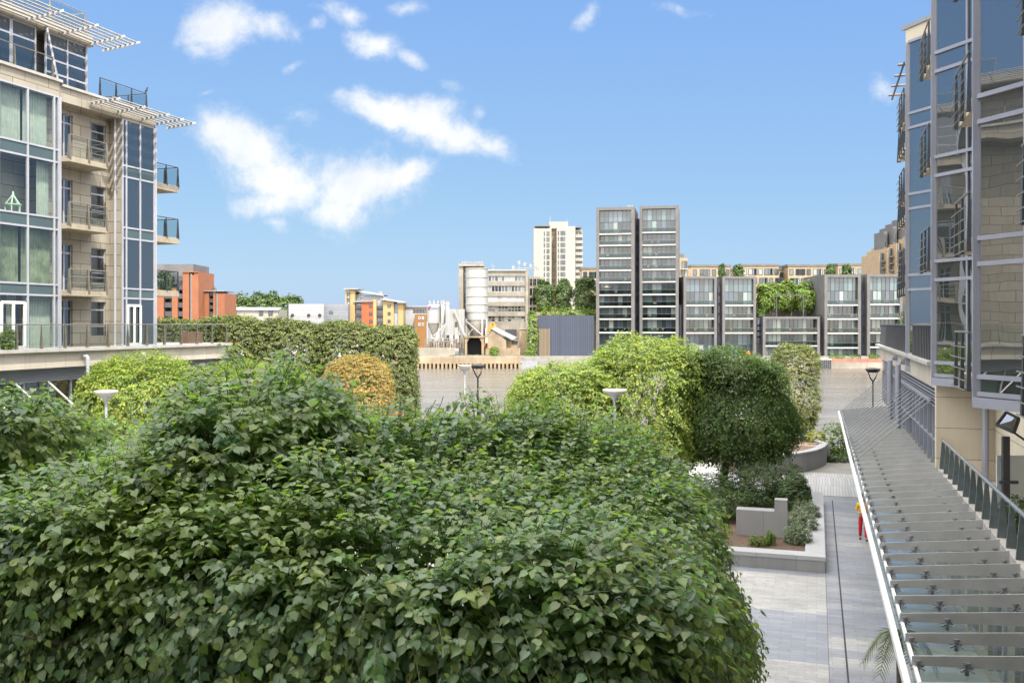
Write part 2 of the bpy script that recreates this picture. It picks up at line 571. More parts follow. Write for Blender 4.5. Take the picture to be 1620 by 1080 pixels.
m, nt, b = new_mat('silvered timber deck')
v = objvec(nt, PLAZA_ROT)
br = node(nt, 'ShaderNodeTexBrick'); br.offset = .37
for k, x in (('Scale', 1), ('Brick Width', .145), ('Row Height', 3.1), ('Mortar Size', .008)): br.inputs[k].default_value = x
br.inputs['Color1'].default_value = (.33, .325, .315, 1); br.inputs['Color2'].default_value = (.43, .42, .41, 1); br.inputs['Mortar'].default_value = (.10, .10, .10, 1)
nt.links.new(v, br.inputs['Vector'])
nt.links.new(mixcol(nt, ramp(nt, noise(nt, objvec(nt, PLAZA_ROT, (6, .5, 1)), 1.2, 5), [(.4, 0.), (.8, .4)]), br.outputs['Color'], (.2, .2, .2)), b.inputs['Base Color'])
b.inputs['Roughness'].default_value = .6
dk = MB().quad(W(49.7, -14, zz + .004), W(49.7, 3.7, zz + .004), W(57.2, 3.7, zz + .004), W(57.2, -14, zz + .004))
tag(dk.build('boardwalk', m), kind='structure')
dr = MB().ubox(12, 48.5, .70, .745, zz - .05, zz + .006)
tag(dr.build('drain_channel', mat('dark slot drain', (.03, .03, .03), .8)), kind='structure')
dr = MB().ubox(12, 48.5, .285, .30, zz - .05, zz + .005)
tag(dr.build('paving_joint', mat('dark paving joint', (.10, .10, .10), .8)), kind='structure')

# ------------------------------------------------------------------ shared building pieces
FLOORS = [8.46, 11.4, 14.84, 18.28]           # floor levels of the two near blocks
PITCH = 3.44


def facade(mb, u0, u1, z0, z1, v, holes, depth=.3, m=0, inward=-1):
    """a wall sheet at v with openings that have real reveals (inward: side the room is on)."""
    us = sorted({u0, u1, *[h[0] for h in holes], *[h[1] for h in holes]})
    zs = sorted({z0, z1, *[h[2] for h in holes], *[h[3] for h in holes]})
    for a, b_ in zip(us, us[1:]):
        for c, d in zip(zs, zs[1:]):
            if not any(h[0] <= a and b_ <= h[1] and h[2] <= c and d <= h[3] for h in holes):
                mb.quad(W(a, v, c), W(b_, v, c), W(b_, v, d), W(a, v, d), m)
    w = v + inward * depth
    for a, b_, c, d in holes:
        mb.quad(W(a, v, c), W(a, w, c), W(a, w, d), W(a, v, d), m)
        mb.quad(W(b_, v, c), W(b_, w, c), W(b_, w, d), W(b_, v, d), m)
        mb.quad(W(a, v, c), W(b_, v, c), W(b_, w, c), W(a, w, c), m)
        mb.quad(W(a, v, d), W(b_, v, d), W(b_, w, d), W(a, w, d), m)


class Fr:
    """a facade line from point a to point b on plan; t along it, n out of it."""

    def __init__(self, a, b, flip=False):
        self.a, b = Vector((a[0], a[1], 0)), Vector((b[0], b[1], 0))
        self.L = (b - self.a).length
        self.d = (b - self.a).normalized()
        self.n = Vector((self.d.y, -self.d.x, 0)) * (-1 if flip else 1)

    def __call__(self, t, n, z):
        p = self.a + self.d * t + self.n * n
        return Vector((p.x, p.y, z))

    def box(self, mb, t0, t1, n0, n1, z0, z1, m=0):
        q = [(t0, n0), (t1, n0), (t1, n1), (t0, n1)]
        if (self(1, 0, 0) - self(0, 0, 0)).cross(self.n).z < 0: q = q[::-1]
        mb.hexa([self(t, n, z0) for t, n in q], [self(t, n, z1) for t, n in q], m)


def pane(mb, fr, t0, t1, z0, z1, n=0., m=0):
    mb.quad(fr(t0, n, z0), fr(t1, n, z0), fr(t1, n, z1), fr(t0, n, z1), m)


def grid_window(parent, fr, t0, t1, z0, z1, cols, rows, mframe, mpane, name='window', n=0., w=.06, d=.08, door=False):
    f = MB()
    ts, zs = cols, rows
    for t in (t0, *ts, t1): fr.box(f, t - w / 2, t + w / 2, n - d / 2, n + d / 2, z0, z1)
    for z in (z0, *zs, z1): fr.box(f, t0, t1, n - d / 2 + .008, n + d / 2 - .008, z - w / 2, z + w / 2)
    fo = f.build(name, mframe, parent)
    p = MB()
    pane(p, fr, t0, t1, z0, z1, n)
    p.build('pane', mpane, fo)
    return fo


def pleats(fr, t0, t1, z0, z1, n, amp=.05, wl=.16):
    mb = MB()
    k = max(4, int((t1 - t0) / wl * 6))
    vs, fs = [], []
    for i in range(k + 1):
        t = t0 + (t1 - t0) * i / k
        o = amp * math.sin(2 * math.pi * (t - t0) / wl + .6 * math.sin(t * 5))
        vs += [fr(t, n + o, z0), fr(t, n + o * .6, z1)]
    for i in range(k): fs.append((2 * i, 2 * i + 2, 2 * i + 3, 2 * i + 1))
    return mb.add(vs, fs)


def railing(parent, pts, z0, z1, posts, name='railing', mpost=None, mglass=None, taper=True, bars=0, glass=True, pw=.06):
    """glass balustrade along a plan polyline: raking posts, a round top rail, panes between."""
    mb = MB()
    gb = MB()
    single, posts_ = parent.parent is None, []
    tr = [Vector((p.x, p.y, z1)) for p in pts]
    mb.tube(tr, .03, 8)
    for a, b_ in zip(pts, pts[1:]):
        a, b_ = Vector((a.x, a.y, 0)), Vector((b_.x, b_.y, 0))
        k = max(1, round((b_ - a).length / posts))
        for i in range(k + 1):
            p = a.lerp(b_, i / k)
            d = (b_ - a).normalized()
            nn = Vector((d.y, -d.x, 0))
            o1, o0 = nn * .05, nn * (.10 if taper else .05)
            t_ = d * pw * .35
            tgt = MB() if single else mb
            tgt.hexa([p - o0 - t_ + Vector((0, 0, z0)), p + o0 - t_ + Vector((0, 0, z0)), p + o0 + t_ + Vector((0, 0, z0)), p - o0 + t_ + Vector((0, 0, z0))],
                    [p - o1 * .5 - t_ + Vector((0, 0, z1)), p + o1 * .5 - t_ + Vector((0, 0, z1)), p + o1 * .5 + t_ + Vector((0, 0, z1)), p - o1 * .5 + t_ + Vector((0, 0, z1))])
            if single: posts_.append(tgt)
        for q in range(bars):
            zz_ = z0 + (z1 - z0) * (q + .5) / (bars + .6)
            mb.tube([Vector((a.x, a.y, zz_)), Vector((b_.x, b_.y, zz_))], .02, 6)
        if glass:
            gb.quad(a + Vector((0, 0, z0 + .12)), b_ + Vector((0, 0, z0 + .12)), b_ + Vector((0, 0, z1 - .08)), a + Vector((0, 0, z1 - .08)))
    ro = mb.build(name, mpost or M['rail_steel'], parent)
    for q in posts_: q.build('post', mpost or M['rail_steel'], ro)
    if glass: gb.build('balustrade_glass', mglass or M['balu'], ro)
    return ro


def sun_louvre(parent, u0, u1, v0, v1, z, slope, n_slats, brk, wrap=0.):
    """slats along the eaves carried on raking brackets."""
    mb = MB()
    for i in range(n_slats):
        q = (i + .5) / n_slats
        v_ = v0 + (v1 - v0) * q
        zq = z + slope * q
        mb.bar(W(u0, v_, zq), W(u1, v_, zq), .15, .035)
    f = mb.build('sunshade', M['sun_slat'], parent)
    br = MB()
    for u in brk:
        br.bar(W(u, v0 - .1, z - .10), W(u, v1 + .12, z + slope - .06), .05, .13)
    br.build('bracket', M['sun_slat'], f)
    return f


# ------------------------------------------------------------------ left riverside block
VL = -37.0
LB = thing('apartment_block', W(44, -44, PLAZA_Z), 'cream stone and glass apartment block with green curtains and slatted sunshades', 'building')
fb_ = MB()
fb_.ubox(20, 52.8, -62, -36.45, 7.5, 8.3)
fb_.build('terrace_fascia', M['fascia'], LB)
MB().ubox(20, 53.05, -62, -36.2, 8.302, 8.46).build('coping', M['coping'], LB)
lv = MB()
for i in range(7): lv.bar(W(20, -36.9 - i * .02, 7.43 - i * .1), W(52.4, -36.9 - i * .02, 7.43 - i * .1), .14, .03)
lv.ubox(20, 52.4, -37.4, -37.2, 6.8, 7.5)
lv.build('louvre_band', M['white_steel'], LB)
gw = MB()
for i in range(22): gw.ubox(20 + i * 1.55, 20.1 + i * 1.55, -37.3, -37.15, PLAZA_Z, 6.8)
gw.ubox(20, 52.6, -37.28, -37.17, 3.9, 4.0)
gwo = gw.build('window', M['white_steel'], LB)
MB().ubox(20, 52.6, -37.25, -37.23, PLAZA_Z, 6.8).build('pane', M['pane_clear'], gwo)
ci = MB()
for i in range(0, 20, 2):
    ci.ubox(20.4 + i * 1.55, 21.5 + i * 1.55, -38.1, -38.05, PLAZA_Z, 6.7)
ci.build('curtain', M['curtain'], gwo)
rod = MB()
for i in range(14):
    u = 24 + i * 2.05
    rod = MB()
    rod.tube([W(u, -36.9, 6.8), W(u + 2.05, -35.6, 4.3)], .05, 6)
    rod.build('brace', M['white_paint'], LB)
MB().ubox(20, 52.4, -60, -39.4, PLAZA_Z, 7.5).build('inner_wall', M['room'], LB)
for px_ in (139, 229):
    dp = MB()
    d_ = (px_ - CX) / FOC
    Y_ = -36.1 / (d_ * C_ - S)
    u = Y_ * (d_ * S + C_)
    dp.tube([W(u, -36.6, 8.0), W(u, -36.15, 8.0), W(u, -36.1, 7.9), W(u, -36.1, PLAZA_Z)], .09, 8)
    dp.build('drainpipe', M['white_steel'], LB)

# main body of rooms
UB1, UB2a, UB2b = 39.2, 43.75, 46.6
wl = MB()
zt = 21.9
holes_rec = []
for k in range(4):
    z = FLOORS[k]
    holes_rec += [(40.0, 41.0, z + .05, z + 2.5), (42.35, 43.5, z + .55, z + 2.45)]
facade(wl, UB1 - .4, UB2a, 8.46, zt, -37.8, holes_rec)
wl.quad(W(UB2a, -37.8, 8.46), W(UB2a, -37.0, 8.46), W(UB2a, -37.0, zt), W(UB2a, -37.8, zt))
wl.ubox(22, UB1, -60, -38.6, 8.46, 21.9)
wl.ubox(UB1, UB2b, -60, -41.5, 8.46, 21.9)
wl.ubox(UB2b - .25, UB2b, -41.5, -38.9, 8.46, 21.9)
wl.ubox(UB1 - .3, UB1 - .02, -38.6, -37.75, 8.46, 21.3)
wl.ubox(22, UB1, -38.6, -36.98, 21.3, 22.06)
wl.ubox(UB1, UB2b + .05, -41.5, -37.02, 21.15, 21.9)
wl.build('wall', M['stone'], LB)
cp = MB()
cp.ubox(22, UB1 + .12, -38.3, -36.85, 22.06, 22.2)
cp.ubox(UB1 + .12, UB2b + .2, -42, -36.9, 21.9, 22.03)
cp.build('roof_edge', M['coping'], LB)
# doors and windows of the recess
frR = Fr(W(36, -37.95, 0), W(50, -37.95, 0))
for k in range(4):
    z = FLOORS[k]
    dr_ = grid_window(LB, frR, 4.0, 5.0, z + .05, z + 2.5, [4.5], [z + 2.05], M['white_steel'], M['pane_blue'], 'door', w=.09)
    w_ = grid_window(LB, frR, 6.35, 7.5, z + .55, z + 2.45, [], [z + 1.1, z + 2.0], M['white_steel'], M['pane_blue'], 'window', w=.07)
MB().tube([W(43.68, -37.35, 21.2), W(43.68, -37.35, 8.46)], .07, 8).build('drainpipe', M['white_steel'], LB)
# recess balconies
for k in (1, 2, 3):
    z = FLOORS[k]
    bmb = MB()
    bmb.uprism([(39.25, -37.8), (39.25, -36.4), (42.0, -36.4), (42.35, -36.8), (42.35, -37.8)], z - .26, z + .02)
    bal = bmb.build('balcony', M['balcony'], LB)
    railing(bal, [W(39.3, -36.45, 0), W(41.95, -36.45, 0), W(42.28, -37.75, 0)], z - .1, z + 1.12, 1.4, bars=3, pw=.16)
# glazed bays
frB = Fr(W(20, VL, 0), W(50, VL, 0))


def bay(t_list, post_t, z_top, curtains, mp, name='bay_window', spandrels=True):
    f, p, sp_ = MB(), MB(), MB()
    z0 = 8.46
    t0, t1 = t_list[0], t_list[-1]
    for t in t_list: frB.box(f, t - .05, t + .05, -.06, .05, z0, z_top)
    for t in post_t: frB.box(f, t - .07, t + .07, -.14, .09, z0 - .16, z_top)
    zs = [z0, 11.13, 11.68, 14.5, 15.1, 17.95, 18.58, z_top]
    for z in zs: frB.box(f, t0, t1, -.05, .04, z - .045, z + .045)
    fo = f.build(name, M['white_steel'], LB)
    for a, b_ in ((0, 1), (2, 3), (4, 5), (6, 7)):
        q = MB()
        pane(q, frB, t0, t1, zs[a], zs[b_])
        q.build('pane', mp, fo)
    for a, b_ in ((1, 2), (3, 4), (5, 6)): 
        q = MB()
        pane(q, frB, t0, t1, zs[a], zs[b_])
        q.build('spandrel', M['spandrel'], fo)
    if curtains:
        sl = MB()
        for z in (11.4, 14.8, 18.26):
            sl = MB()
            frB.box(sl, t0, t1, -1.55, -.06, z - .25, z + .2)
            sl.build('floor_slab', M['room'], fo)
        for (a, b_, zi, kind) in curtains:
            q = pleats(frB, a, b_, zs[zi * 2] + .05, zs[zi * 2 + 1] - .03, -.45)
            q.build('curtain', M['curtain_stripe' if kind else 'curtain'], fo, label='olive and grey striped curtain' if kind else None)
    return fo


bay([11.5, 13.4, 15.4, 17.15, 18.85, 19.15], [19.2], 21.3,
    [(11.6, 17.1, 3, 0), (17.3, 18.8, 3, 0), (14.8, 15.75, 2, 0), (18.15, 18.95, 2, 0), (13.4, 17.0, 1, 1), (17.2, 19.0, 1, 1), (17.3, 19.05, 0, 0), (16.3, 16.9, 0, 0)], M['pane_clear'])
bay([23.85, 24.15, 25.3, 26.5], [26.6], 21.15, None, M['pane_blue'])
# terrace doors (white frames) standing in the bays at terrace level
for a, b_ in ((15.5, 16.9), (24.2, 25.25)):
    f = MB()
    for t in (a, (a + b_) / 2, b_): frB.box(f, t - .07, t + .07, .06, .12, 8.47, 10.75)
    frB.box(f, a, b_, .065, .115, 10.66, 10.8)
    frB.box(f, a, b_, .065, .115, 8.47, 8.62)
    f.build('door', M['white_paint'], LB)
# penthouse
ph = MB()
ph.ubox(22, 42.6, -60, -39.2, 22.2, 25.3)
ph.ubox(22, 42.9, -60, -38.15, 25.0, 25.62)
ph.build('penthouse_wall', M['stone'], LB)
frP = Fr(W(20, -38.35, 0), W(50, -38.35, 0))
for a, b_, c in ((11.6, 15.2, [13.4]), (15.3, 17.4, [16.3]), (17.5, 19.0, []), (19.7, 22.55, [21.2])):
    grid_window(LB, frP, a, b_, 22.2, 24.95, c, [22.9, 23.6, 24.3] if a > 19 else [24.2], M['white_steel'], M['pane_blue'], 'window', w=.09)
frPe = Fr(W(42.55, -38.3, 0), W(42.55, -44, 0))
grid_window(LB, frPe, 0, 4, 22.2, 24.95, [1.3, 2.6], [22.9, 23.6, 24.3], M['white_steel'], M['pane_blue'], 'window', w=.09)
pc = MB()
pc.tube([W(39.5, -38.1, 25.2), W(39.5, -37.2, 21.6)], .06, 8)
pc.build('drainpipe', M['white_steel'], LB)
sun_louvre(LB, 20, 44.0, -38.2, -35.9, 25.15, .22, 7, [24, 27, 30, 33, 35.6, 38.2, 40.6, 42.6, 43.8])
sun_louvre(LB, 41.2, 47.9, -37.0, -35.2, 21.5, .16, 6, [41.4, 43.4, 45.4, 46.7, 47.8])
railing(LB, [W(22, -37.05, 0), W(38.8, -37.05, 0)], 22.15, 23.25, 2.3)
railing(LB, [W(42.8, -37.6, 0), W(46.6, -37.6, 0), W(46.6, -41.5, 0)], 21.95, 23.25, 1.3, mpost=M['fin'])
railing(LB, [W(30, -38.5, 0), W(42.7, -38.5, 0), W(42.7, -44, 0)], 25.6, 26.85, 2.6)
railing(LB, [W(22, -36.35, 0), W(52.75, -36.35, 0), W(52.75, -41, 0)], 8.46, 9.66, 1.55)
# river-end balconies
for k, z in enumerate((11.75, 14.95, 18.1)):
    bmb = MB().ubox(46.62, 48.95, -39.2, -37.1, z - .4, z - .05)
    bal = bmb.build('balcony', M['balcony'], LB)
    railing(bal, [W(46.7, -37.15, 0), W(48.9, -37.15, 0), W(48.9, -39.1, 0)], z - .1, z + 1.12, 1.2, mpost=M['fin'], bars=0)

# things on the left terrace and in its windows
pl = thing('planter', W(51.0, -37.5, 8.46), 'brown timber planter box standing at the end of the left terrace', 'planter')
MB().ubox(50.2, 51.7, -38.0, -37.4, 8.464, 9.2).build('box', mat('brown rattan', (.16, .09, .06), .8, 0, .3, 9), pl)
ch = MB()
for a in range(5):
    g_ = a * math.pi / 2.5
    c_ = W(37.0, -37.75, 15.02)
    ch.tube([c_ + Vector((.34 * math.cos(g_), .34 * math.sin(g_), 0)), c_ + Vector((.34 * math.cos(g_), .34 * math.sin(g_), .55)), c_ + Vector((.05 * math.cos(g_), .05 * math.sin(g_), .98)), c_ + Vector((0, 0, 1.2))], .035, 6)
ch.lathe(W(37.0, -37.75, 15.0), [(.42, 0), (.42, .06), (.36, .08)], 12)
ch.lathe(W(37.0, -37.75, 15.55), [(.40, 0), (.40, .05)], 12)
tag(ch.build('lantern', mat('pale green painted metal', (.6, .72, .58), .5)), 'pale green ornamental cage lantern on the sill of a left bay window', 'lantern')

# ------------------------------------------------------------------ right riverside block: saw-tooth glass bays
VR = 3.76
RB = thing('apartment_block', W(28, 12, PLAZA_Z), 'glass apartment block with stepped reflecting bays and dark hung balconies on the right', 'building')
COLS = [7.8, 16.6, 25.4, 34.2, 43.7]
TOP = {7.8: 31, 16.6: 31, 25.4: 31, 34.2: 29.5, 43.7: 21.7}
FD = (-.798, .603)           # direction of each glass facet, back towards the camera
Z0F = 7.95
for i, uk in enumerate(COLS):
    tz = TOP[uk]
    ul = COLS[i - 1] + .25 if i else 1.6
    L = 6.2
    uj, vj = uk + FD[0] * L, VR + FD[1] * L
    wm_ = MB()
    poly = [(uk - .12, VR + .32), (uj, vj + .3), (ul, vj + .3), (ul, 22), (uk + .2, 22), (uk + .2, VR + .32)]
    wm_.uprism(poly, Z0F + .1, tz)
    wm_.build('wall', M['stone'], RB)
    # facet
    fr = Fr(W(uk, VR, 0), W(uj, vj, 0))
    f, p, s_ = MB(), MB(), MB()
    zs = [8.42]
    z = 11.15
    while z < tz - 1:
        zs += [z, z + .62]
        z += PITCH
    if len(zs) % 2 == 0: zs = zs
    zs.append(tz)
    zs = [z for z in zs if z <= tz]
    for t in (1.36, 2.9, 4.4, L): fr.box(f, t - .035, t + .035, -.03, .06, Z0F, tz)
    for z in (Z0F + .05, *zs): fr.box(f, 0, L, -.02, .075, z - .055, z + .055)
    fo = f.build('glazing_frame', M['blue_steel'], RB)
    allz = [Z0F] + zs
    pane(p, fr, 0, L, Z0F, tz)
    p.build('pane', M['pane_coat'], fo)
    sl = MB()
    fr.box(sl, -.05, L, -.5, .16, Z0F - .28, Z0F - .03)
    sl.build('sill', M['blue_steel'], RB)
    # round-fronted column at the tip of the tooth
    cm = MB()
    cm.ubox(uk - .02, uk + .16, VR - .14, VR + .2, Z0F - .2, tz)
    cm.build('column', M['blue_steel'], RB)
    pr = MB()
    pr.uprism([(uk + .25, VR - .12), (uk + .25, VR + 2), (uj, vj + .2), (uj - .1, vj - .1)][:3] + [(uk - .1 + FD[0] * L, VR - .12 + FD[1] * L)], tz, tz + .62)
    pr.build('parapet', M['stone_big'], RB)
    MB().uprism([(uk + .4, VR - .3), (uk + .4, VR + 2.1), (uj, vj + .3), (uj - .12, vj - .25)], tz + .62, tz + .8).build('roof_edge', M['lead'], RB)
    # hung balconies beyond each column, their fronts parallel to the walk
    nfl = int((tz - 9.5) / PITCH) + 1
    for k in range(nfl):
        zf = 8.42 + k * PITCH
        if uk == 34.2 and k == 0 or uk == 43.7 and k == 0: continue
        b_ = MB()
        b_.ubox(uk + .22, uk + 2.6, VR - .12, VR + 1.6, zf - .32, zf - .02)
        bo = b_.build('balcony', M['stone_big'], RB)
        q = MB()
        for j in range(3):
            uu = uk + .26 + j * 1.13
            q.hexa([W(uu - .085, VR - .25, zf - .38), W(uu - .085, VR - .15, zf - .38), W(uu + .085, VR - .15, zf - .38), W(uu + .085, VR - .25, zf - .38)],
                   [W(uu - .03, VR - .21, zf + 1.05), W(uu - .03, VR - .16, zf + 1.05), W(uu + .03, VR - .16, zf + 1.05), W(uu + .03, VR - .21, zf + 1.05)])
        ro = q.build('railing', M['fin'], bo)
        q = MB()
        for j, zz_ in enumerate((-.36, -.12, .15, .42, .7)):
            q.tube([W(uk + .15, VR - .30, zf + zz_), W(uk + 2.6, VR - .30, zf + zz_)], .016, 6)
        q.tube([W(uk + .12, VR - .2, zf + 1.07), W(uk + 2.64, VR - .2, zf + 1.07)], .028, 8)
        q.build('handrail', M['rail_steel'], ro)
# end wing beyond the last bay
ew = MB()
ew.ubox(43.95, 52.0, 4.35, 12, 8.5, 19.4)
ew.build('wing_wall', M['lead'], RB)
frE = Fr(W(52.0, 4.3, 0), W(43.95, 4.3, 0))
grid_window(RB, frE, .2, 7.8, 8.6, 19.2, [1.1, 2.0, 3.6, 5.2, 6.6], [11.2, 11.8, 14.6, 15.2, 18.0], M['blue_steel'], M['pane_blue'], 'window', w=.12)
for k in range(1, 4):
    zf = FLOORS[k]
    bo = MB().ubox(46.5, 52.3, 3.98, 4.3, zf - .3, zf).build('balcony', M['stone_big'], RB)
    railing(bo, [W(46.5, 4.0, 0), W(52.2, 4.0, 0)], zf - .35, zf + 1.1, 1.1, mpost=M['fin'], bars=4)
sh = MB()
for i in range(4): sh.bar(W(46.2 + i * 2.0, 3.5, 21.4), W(46.2 + i * 2.0, 4.8, 21.4), .3, .05)
sh2 = sh.build('sunshade', mat('weathered timber slats', (.30, .27, .23), .7, 0, .15, 3), RB)
MB().bar(W(45.6, 3.72, 21.33), W(52.9, 3.72, 21.33), .07, .08).bar(W(45.6, 4.3, 21.33), W(52.9, 4.3, 21.33), .07, .08).bar(W(46.4, 4.5, 20.95), W(46.4, 4.5, 21.36), .08).bar(W(51.8, 4.5, 20.95), W(51.8, 4.5, 21.36), .08).build('bracket', M['fin'], sh2)
MB().ubox(43.95, 52.2, 4.25, 12, 19.4, 21.0).build('wing_attic', M['lead'], RB)
po = MB()
for j in range(5):
    po.bar(W(41.9 - j * 1.3, VR + .9 + j * .7, 22.4), W(41.9 - j * 1.3, VR + .9 + j * .7, 24.2), .09, .14)
po.tube([W(41.9, VR + .9, 24.1), W(36.7, VR + 3.7, 24.1)], .04, 6)
po.build('roof_railing', M['fin'], RB)
# podium
pdm = MB()
pdm.ubox(34.7, 64, VR + .02, 24, 7.55, 8.3)
pdm.build('terrace_fascia', M['fascia'], RB)
cpm = MB()
cpm.ubox(34.7, 64.3, VR - .22, 24, 8.302, 8.42)
cpm.uprism([(34.7, VR + .35), (64.3, VR + .35), (64.3, VR + .8), (34.7, VR + .8)], 8.42, 8.5)
cpm.build('coping', M['coping'], RB)
for a, b_ in ((35.0, 42.9), (44.4, 63.5)):
    ro = MB().tube([W(a, VR + .02, 9.64), W(b_, VR + .02, 9.64)], .035, 8).build('railing', M['fin'], RB)
    for j in range(int((b_ - a) / .55)):
        u = a + j * .55
        MB().hexa([W(u - .12, VR - .02, 8.43), W(u - .12, VR + .06, 8.43), W(u + .12, VR + .06, 8.43), W(u + .12, VR - .02, 8.43)],
                  [W(u - .05, VR - .01, 9.62), W(u - .05, VR + .05, 9.62), W(u + .05, VR + .05, 9.62), W(u + .05, VR - .01, 9.62)]).build('post', M['fin'], ro)
lou = MB()
for i in range(6): lou.bar(W(34.9, VR + .18 + i * .01, 7.48 - i * .13), W(63.6, VR + .18 + i * .01, 7.48 - i * .13), .13, .05)
lou.build('louvre_band', M['blue_steel'], RB)
pw_ = MB()
pw_.ubox(34.9, 63.8, VR + .5, 24, PLAZA_Z, 7.55)
pw_.build('podium_wall', M['lead'], RB)
gm = MB()
for i in range(20):
    u = 35.2 + i * 1.5
    gm.ubox(u, u + .1, VR + .16, VR + .3, 4.86, 6.75)
gm.ubox(34.9, 63.6, VR + .17, VR + .29, 5.6, 5.66)
gmo = gm.build('glazed_screen', M['blue_steel'], RB)
MB().ubox(34.9, 63.6, VR + .24, VR + .26, 4.9, 6.75).build('pane', M['pane_clear'], gmo)
for u in (50.2, 45.4):
    MB().tube([W(u, VR + .1, 8.0), W(u, VR - .22, 8.02), W(u, VR - .32, 7.9), W(u, VR - .32, 4.9)], .12, 10).build('vent_pipe', M['blue_steel'], RB, smooth=True)
# recessed stone storey over the canopy, shopfronts under it
st = MB()
st.ubox(34.3, 34.68, VR + .02, 7.0, 4.4, 7.7)
st.ubox(2, 34.3, 5.5, 22, 4.4, 7.9)
st.build('stone_wall', M['stone_big'], RB)
MB().tube([W(33.9, 5.2, 7.9), W(33.9, 5.2, 4.62)], .11, 10).build('drainpipe', M['blue_steel'], RB)
MB().ubox(-2, 34.68, 4.12, 22, 4.3, 4.6).build('terrace_floor', M['coping'], RB)
MB().ubox(-2, 34.6, 3.82, 4.1, 4.3, 4.92).build('kerb', M['coping'], RB)
sf = MB()
holes = [(3 + i * 3.3, 5.6 + i * 3.3, PLAZA_Z + .15, 3.9) for i in range(18)]
facade(sf, -2, 64, PLAZA_Z, 4.3, 3.95, holes, .3, inward=1)
sf.build('shop_wall', M['stone'], RB)
MB().ubox(-2, 64, 4.6, 4.9, PLAZA_Z, 4.3).build('inner_wall', M['room'], RB)
frS = Fr(W(0, 4.1, 0), W(64, 4.1, 0))
for h in holes:
    grid_window(RB, frS, h[0], h[1], h[2], h[3], [(h[0] + h[1]) / 2], [3.2], M['white_steel'], M['pane_clear'], 'shop_window', w=.09)
# handrail of tapered fins beside the canopy
galv = mat('galvanised tapered fins', (.10, .125, .13), .4, .3, .2, 5)
hro = MB().tube([W(11, 3.96, 5.86), W(34.3, 3.96, 5.86)], .045, 10).build('railing', M['bright_steel'], RB, smooth=True)
u = 12.0
while u < 34.2:
    v_ = 3.96
    hr = MB()
    hr.hexa([W(u - .04, v_ - .13, 4.7), W(u - .04, v_ + .13, 4.7), W(u + .04, v_ + .13, 4.7), W(u + .04, v_ - .13, 4.7)],
            [W(u - .03, v_ - .04, 5.82), W(u - .03, v_ + .04, 5.82), W(u + .03, v_ + .04, 5.82), W(u + .03, v_ - .04, 5.82)])
    hr.build('post', galv, hro)
    u += 1.05
# glass screens, open vent and post on the upper terrace
for xa, xb, lab in ((1577, 1589, 'narrow frosted glass screen panel left of the dark post on the upper terrace'), (1597, 1680, 'wide frosted glass screen panel right of the dark post on the upper terrace')):
    A_, B_ = P(xa, 720, 25), P(xb, 720, 25)
    tag(MB().box(A_.x, B_.x, 25, 25.03, 4.602, A_.z).build('privacy_screen', M['frost']), lab, 'screen', 'frosted screens')
A_ = P(1591, 690, 24.85)
pp = thing('screen_post', (A_.x, A_.y, 4.6), 'dark steel post with a cross clamp between two frosted glass screens', 'post')
MB().box(A_.x - .09, A_.x + .09, 24.8, 24.9, 4.602, A_.z).build('post', M['fin'], pp)
B_ = P(1580, 762, 24.8); D_ = P(1609, 762, 24.8)
MB().box(B_.x, D_.x, 24.72, 24.79, B_.z - .04, B_.z + .04).build('clamp', M['fin'], pp)
vn = MB()
c0, c1 = P(1592, 652, 24.5), P(1612, 662, 23.7)
c2, c3 = P(1604, 684, 23.3), P(1577, 672, 24.1)
vn.slab([c0, c1, c2, c3], (.05, .02, -.04))
vo = vn.build('vent_window', M['pane_coat'], RB)
MB().bar(c0, c1, .06).bar(c1, c2, .06).bar(c2, c3, .06).bar(c3, c0, .06).bar(c2, c2 + Vector((.4, -.1, -.3)), .05).build('vent_frame', M['fin'], vo)
MB().bar(W(23.1, 5.3, 4.6), W(23.1, 5.3, 7.9), .14, .14).bar(W(21.6, 5.1, 6.0), W(21.6, 5.1, 7.9), .09, .09).build('terrace_post', M['blue_steel'], RB)

# ------------------------------------------------------------------ glass canopy over the shop fronts
CN = thing('glass_canopy', W(30, 2.4, 4.6), 'long steel and glass canopy over the walkway along the right block', 'canopy')
ZC0, ZC1 = 4.66, 4.78       # it climbs slightly towards the wall
zc = lambda v: ZC0 + (ZC1 - ZC0) * (v - 1.24) / 2.56
UC0, UC1 = 8.0, 57.3
e = MB()
e.bar(W(UC0, 1.20, 4.66), W(UC1, 1.20, 4.66), .09, .12)
e.bar(W(UC0, 1.36, 4.70), W(UC1, 1.36, 4.70), .055, .06)
e.build('edge_beam', M['white_paint'], CN)
gl = MB()
u = UC0
while u < UC1 - .5:
    gl.slab([W(u + .012, 1.3, zc(1.3)), W(u + 1.058, 1.3, zc(1.3)), W(u + 1.058, 3.78, zc(3.78)), W(u + .012, 3.78, zc(3.78))], (0, 0, .02))
    u += 1.07
gl.build('roof_glass', M['roofglass'], CN)
finm = mat('satin steel fins', (.46, .455, .45), .45, .15, .12, 2)
k = 0
u = UC0 + .53
spider = MB()
